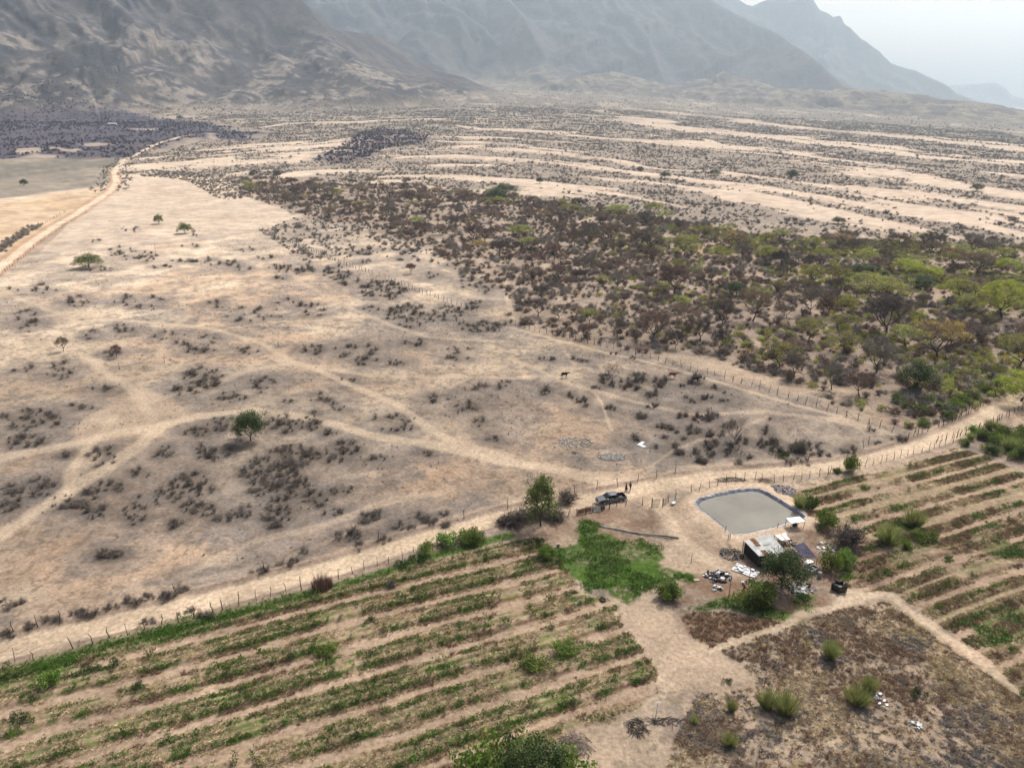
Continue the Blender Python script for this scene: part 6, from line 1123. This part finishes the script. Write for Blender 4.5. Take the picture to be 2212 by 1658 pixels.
# ------------------------------------------------------------------ people and cattle
def skinned(name, J, E, m, parent=None, root=None, sub=2):
    names = list(J); me = bpy.data.meshes.new(name); me.from_pydata([J[n][0] for n in names], [(names.index(a), names.index(b)) for a, b in E], []); o = bpy.data.objects.new(name, me); C.objects.link(o); me.materials.append(m)
    if parent: o.parent = parent
    o.modifiers.new('skin', 'SKIN'); sv = me.skin_vertices
    if not len(sv): return o
    for i, n in enumerate(names):
        r = J[n][1]; sv[0].data[i].radius = r if isinstance(r, tuple) else (r, r); sv[0].data[i].use_root = (n == (root or names[0]))
    s = o.modifiers.new('smooth', 'SUBSURF'); s.levels = sub; s.render_levels = sub
    try: o.modifiers['skin'].use_smooth_shade = True
    except Exception: pass
    return o
def person(x, y, z, rz, label, top, bottom, dress=False, arms=((.0, .05), (.0, .05)), hat=None, step=.12, bend=0., h=1.7, seated=False):
    o = empty('person', (x, y, z), rz, label, 'person'); k = h / 1.7; o.scale = (k, k, k)
    sh_ = (bend * .45, 0, 1.38 - bend * .12); hd = (bend * .62 + .02, 0, 1.60 - bend * .2)
    J = {'pelvis': ((0, 0, .92), (.14, .10)), 'waist': ((bend * .15, 0, 1.08), (.125, .09)), 'chest': ((bend * .35, 0, 1.27 - bend * .06), (.15, .10)), 'neck': ((sh_[0] + .01, 0, sh_[2] + .08), .05), 'head': ((hd[0], 0, hd[2]), (.075, .09)), 'crown': ((hd[0] + .01, 0, hd[2] + .09), (.06, .07))}
    E = [('pelvis', 'waist'), ('waist', 'chest'), ('chest', 'neck'), ('neck', 'head'), ('head', 'crown')]
    for s, nm in ((1, 'l'), (-1, 'r')):
        st_ = step * s; ay, ax_ = arms[0 if s > 0 else 1]
        J[nm + 'sh'] = ((sh_[0], s * .17, sh_[2] - .02), .055); J[nm + 'el'] = ((sh_[0] + ay * .5, s * (.22 + ax_), sh_[2] - .30), .042); J[nm + 'wr'] = ((sh_[0] + ay + .05, s * (.21 + ax_ * .6), sh_[2] - .52 + abs(ay) * .4), .03); J[nm + 'hd'] = ((sh_[0] + ay * 1.1 + .06, s * (.21 + ax_ * .5), sh_[2] - .61 + abs(ay) * .45), (.035, .02))
        J[nm + 'hip'] = ((0, s * .09, .86), .085); J[nm + 'kn'] = ((st_ * .6 + .03, s * .10, .48), .062); J[nm + 'an'] = ((st_ - .02, s * .10, .09), .042); J[nm + 'to'] = ((st_ + .14, s * .11, .04), (.04, .03))
        E += [('chest', nm + 'sh'), (nm + 'sh', nm + 'el'), (nm + 'el', nm + 'wr'), (nm + 'wr', nm + 'hd'), ('pelvis', nm + 'hip'), (nm + 'hip', nm + 'kn'), (nm + 'kn', nm + 'an'), (nm + 'an', nm + 'to')]
    skinned('body', J, E, M['skin'], o)
    gr = lambda r: tuple(q + .022 for q in r) if isinstance(r, tuple) else r + .022
    T = {n: (J[n][0], gr(J[n][1])) for n in ('waist', 'chest', 'lsh', 'rsh', 'lel', 'rel')}; T['hem'] = (J['pelvis'][0], (.165, .125)); T['waist'] = (J['waist'][0], (.155, .12))
    skinned('shirt', {'waist': T['waist'], **{a: b for a, b in T.items() if a != 'waist'}}, [('hem', 'waist'), ('waist', 'chest'), ('chest', 'lsh'), ('chest', 'rsh'), ('lsh', 'lel'), ('rsh', 'rel')], top, o)
    if dress: MB().tube([(0, 0, 1.0), (.0, 0, .7), (.02, 0, .28)], [.17, .23, .30], 16).obj('skirt', bottom, o, True)
    else:
        T = {'pelvis': (J['pelvis'][0], (.16, .125))}
        for nm in 'lr':
            for q in ('hip', 'kn', 'an'): T[nm + q] = (J[nm + q][0], gr(J[nm + q][1]))
        skinned('trousers', T, [('pelvis', 'lhip'), ('pelvis', 'rhip'), ('lhip', 'lkn'), ('rhip', 'rkn'), ('lkn', 'lan'), ('rkn', 'ran')], bottom, o)
    MB().blob((hd[0] - .02, 0, hd[2] + .055), (.10, .088, .095), 12, 8, 0).obj('hair', M['hair'], o, True)
    MB().tri((hd[0] + .085, -.012, hd[2]), (hd[0] + .085, .012, hd[2]), (hd[0] + .105, 0, hd[2] - .02)).tri((hd[0] + .083, 0, hd[2] + .03), (hd[0] + .085, .012, hd[2]), (hd[0] + .105, 0, hd[2] - .02)).obj('nose', M['skin'], o)
    if hat: g = MB().tube([(hd[0], 0, hd[2] + .09), (hd[0], 0, hd[2] + .105)], .19, 18).tube([(hd[0], 0, hd[2] + .1), (hd[0], 0, hd[2] + .2)], [.105, .085], 14); g.obj('hat', hat, o)
    return o
x, y = P(*ZT((1500, 303))); person(x, y, Hs(x, y), R_(200), 'person in a long red-brown dress on the road beside another', M['brown'], M['brown'], True, h=1.6)
x, y = P(*ZT((1547, 297))); person(x, y, Hs(x, y), R_(215), 'person in blue shirt and dark trousers standing on the road', M['blue'], M['denim'], arms=((.05, .06), (.12, .1)), h=1.75)
x, y = P(*ZF((95, 1440))); person(x, y, Hs(x, y), R_(160), 'person in red trousers and pale hat working below the tarpaulin', M['denim'], M['red'], hat=M['white'], bend=.45, arms=((.25, .05), (.3, .08)))
tx = TRK.matrix_basis @ __import__('mathutils').Vector((-1.25, .35, .66)); person(tx.x, tx.y, tx.z, math.pi + R_(17), 'person in black standing in the bed of the pickup', M['denim'], M['denim'], h=1.3, step=.05)
def cow(f, p, rz, m, label, L=1.):
    x, y = P(*f(p)); o = empty('cow', (x, y, Hs(x, y)), rz, label, 'cow', 'cows crossing the pasture'); o.scale = (L, L, L)
    J = {'hip': ((-.55, 0, 1.12), (.25, .27)), 'loin': ((-.1, 0, 1.08), (.27, .31)), 'chest': ((.42, 0, 1.05), (.24, .34)), 'neck': ((.78, 0, 1.2), (.13, .2)), 'poll': ((1.05, 0, 1.32), (.11, .12)), 'face': ((1.25, 0, 1.2), (.08, .09)), 'muz': ((1.42, 0, 1.08), (.065, .065)), 'tail': ((-.82, 0, 1.2), .05), 't2': ((-.92, 0, .8), .022), 't3': ((-.92, 0, .45), .035)}
    E = [('hip', 'loin'), ('loin', 'chest'), ('chest', 'neck'), ('neck', 'poll'), ('poll', 'face'), ('face', 'muz'), ('hip', 'tail'), ('tail', 't2'), ('t2', 't3')]
    for s in (1, -1):
        n_ = 'l' if s > 0 else 'r'; d = .14 * s
        J[n_ + 'fs'] = ((.45, s * .17, .78), (.09, .13)); J[n_ + 'fk'] = ((.45 + d, s * .17, .42), .055); J[n_ + 'ff'] = ((.43 + d * 1.3, s * .17, .06), .05)
        J[n_ + 'hs'] = ((-.58, s * .18, .78), (.11, .17)); J[n_ + 'hk'] = ((-.74 - d, s * .18, .48), .06); J[n_ + 'hf'] = ((-.62 - d, s * .18, .06), .05)
        E += [('chest', n_ + 'fs'), (n_ + 'fs', n_ + 'fk'), (n_ + 'fk', n_ + 'ff'), ('hip', n_ + 'hs'), (n_ + 'hs', n_ + 'hk'), (n_ + 'hk', n_ + 'hf')]
        J[n_ + 'ear'] = ((1.03, s * .2, 1.36), (.05, .02)); E.append(('poll', n_ + 'ear'))
    skinned('body', J, E, m, o, 'loin')
    for s in (1, -1): MB().tube([(1.07, s * .07, 1.42), (1.08, s * .2, 1.5), (1.14, s * .24, 1.62)], [.03, .025, .008], 6).obj('horn', M['ash'], o)
cow(ZI, (262, 240), R_(5), M['cowb'], 'black cow walking alone in the pasture at left', 1.05); cow(ZI, (1258, 244), R_(-8), M['cowr'], 'red-brown cow below the diagonal fence', 1.15); cow(ZI, (1468, 282), R_(8), M['cowg'], 'dark grey cow among shrubs right of the brown cow', 1.2)
x, y = P(*ZW((920, 0))); 
# distant sheds
for f, p, w, lab in [(ZQ, (975, 322), 16, 'long white-roofed farm shed far off on the dark flats')]:
    x, y = P(*f(p)); o = empty('farm_shed', (x, y, Hs(x, y)), .1, lab, 'shed'); MB().box((0, 0, 1.4), (w, 6, 2.8)).obj('wall', M['wood'], o); g = MB(); g.add([(-w / 2 - .4, -3.5, 2.7), (w / 2 + .4, -3.5, 2.7), (w / 2 + .4, 0, 4), (-w / 2 - .4, 0, 4), (w / 2 + .4, 3.5, 2.7), (-w / 2 - .4, 3.5, 2.7)], [(0, 1, 2, 3), (3, 2, 4, 5), (0, 3, 5), (1, 4, 2)]); g.obj('roof', M['white'], o); MB().box((0, -3.02, 1.1), (2.4, .06, 2.2)).obj('door', M['black'], o)
#END BUILD

def haze():
    o = MB().box((0, 6100, 640), (27000, 13400, 1320)).obj('haze', bpy.data.materials.new('haze_air')); o['kind'] = 'stuff'
    m = o.data.materials[0]; m.use_nodes = True; nt = m.node_tree; nt.nodes.remove(nt.nodes['Principled BSDF'])
    v = N(nt, 'ShaderNodeVolumePrincipled'); v.inputs['Color'].default_value = (.72, .87, 1, 1); v.inputs['Density'].default_value = HAZE; v.inputs['Anisotropy'].default_value = .45
    nt.links.new(v.outputs[0], nt.nodes['Material Output'].inputs['Volume'])
haze()
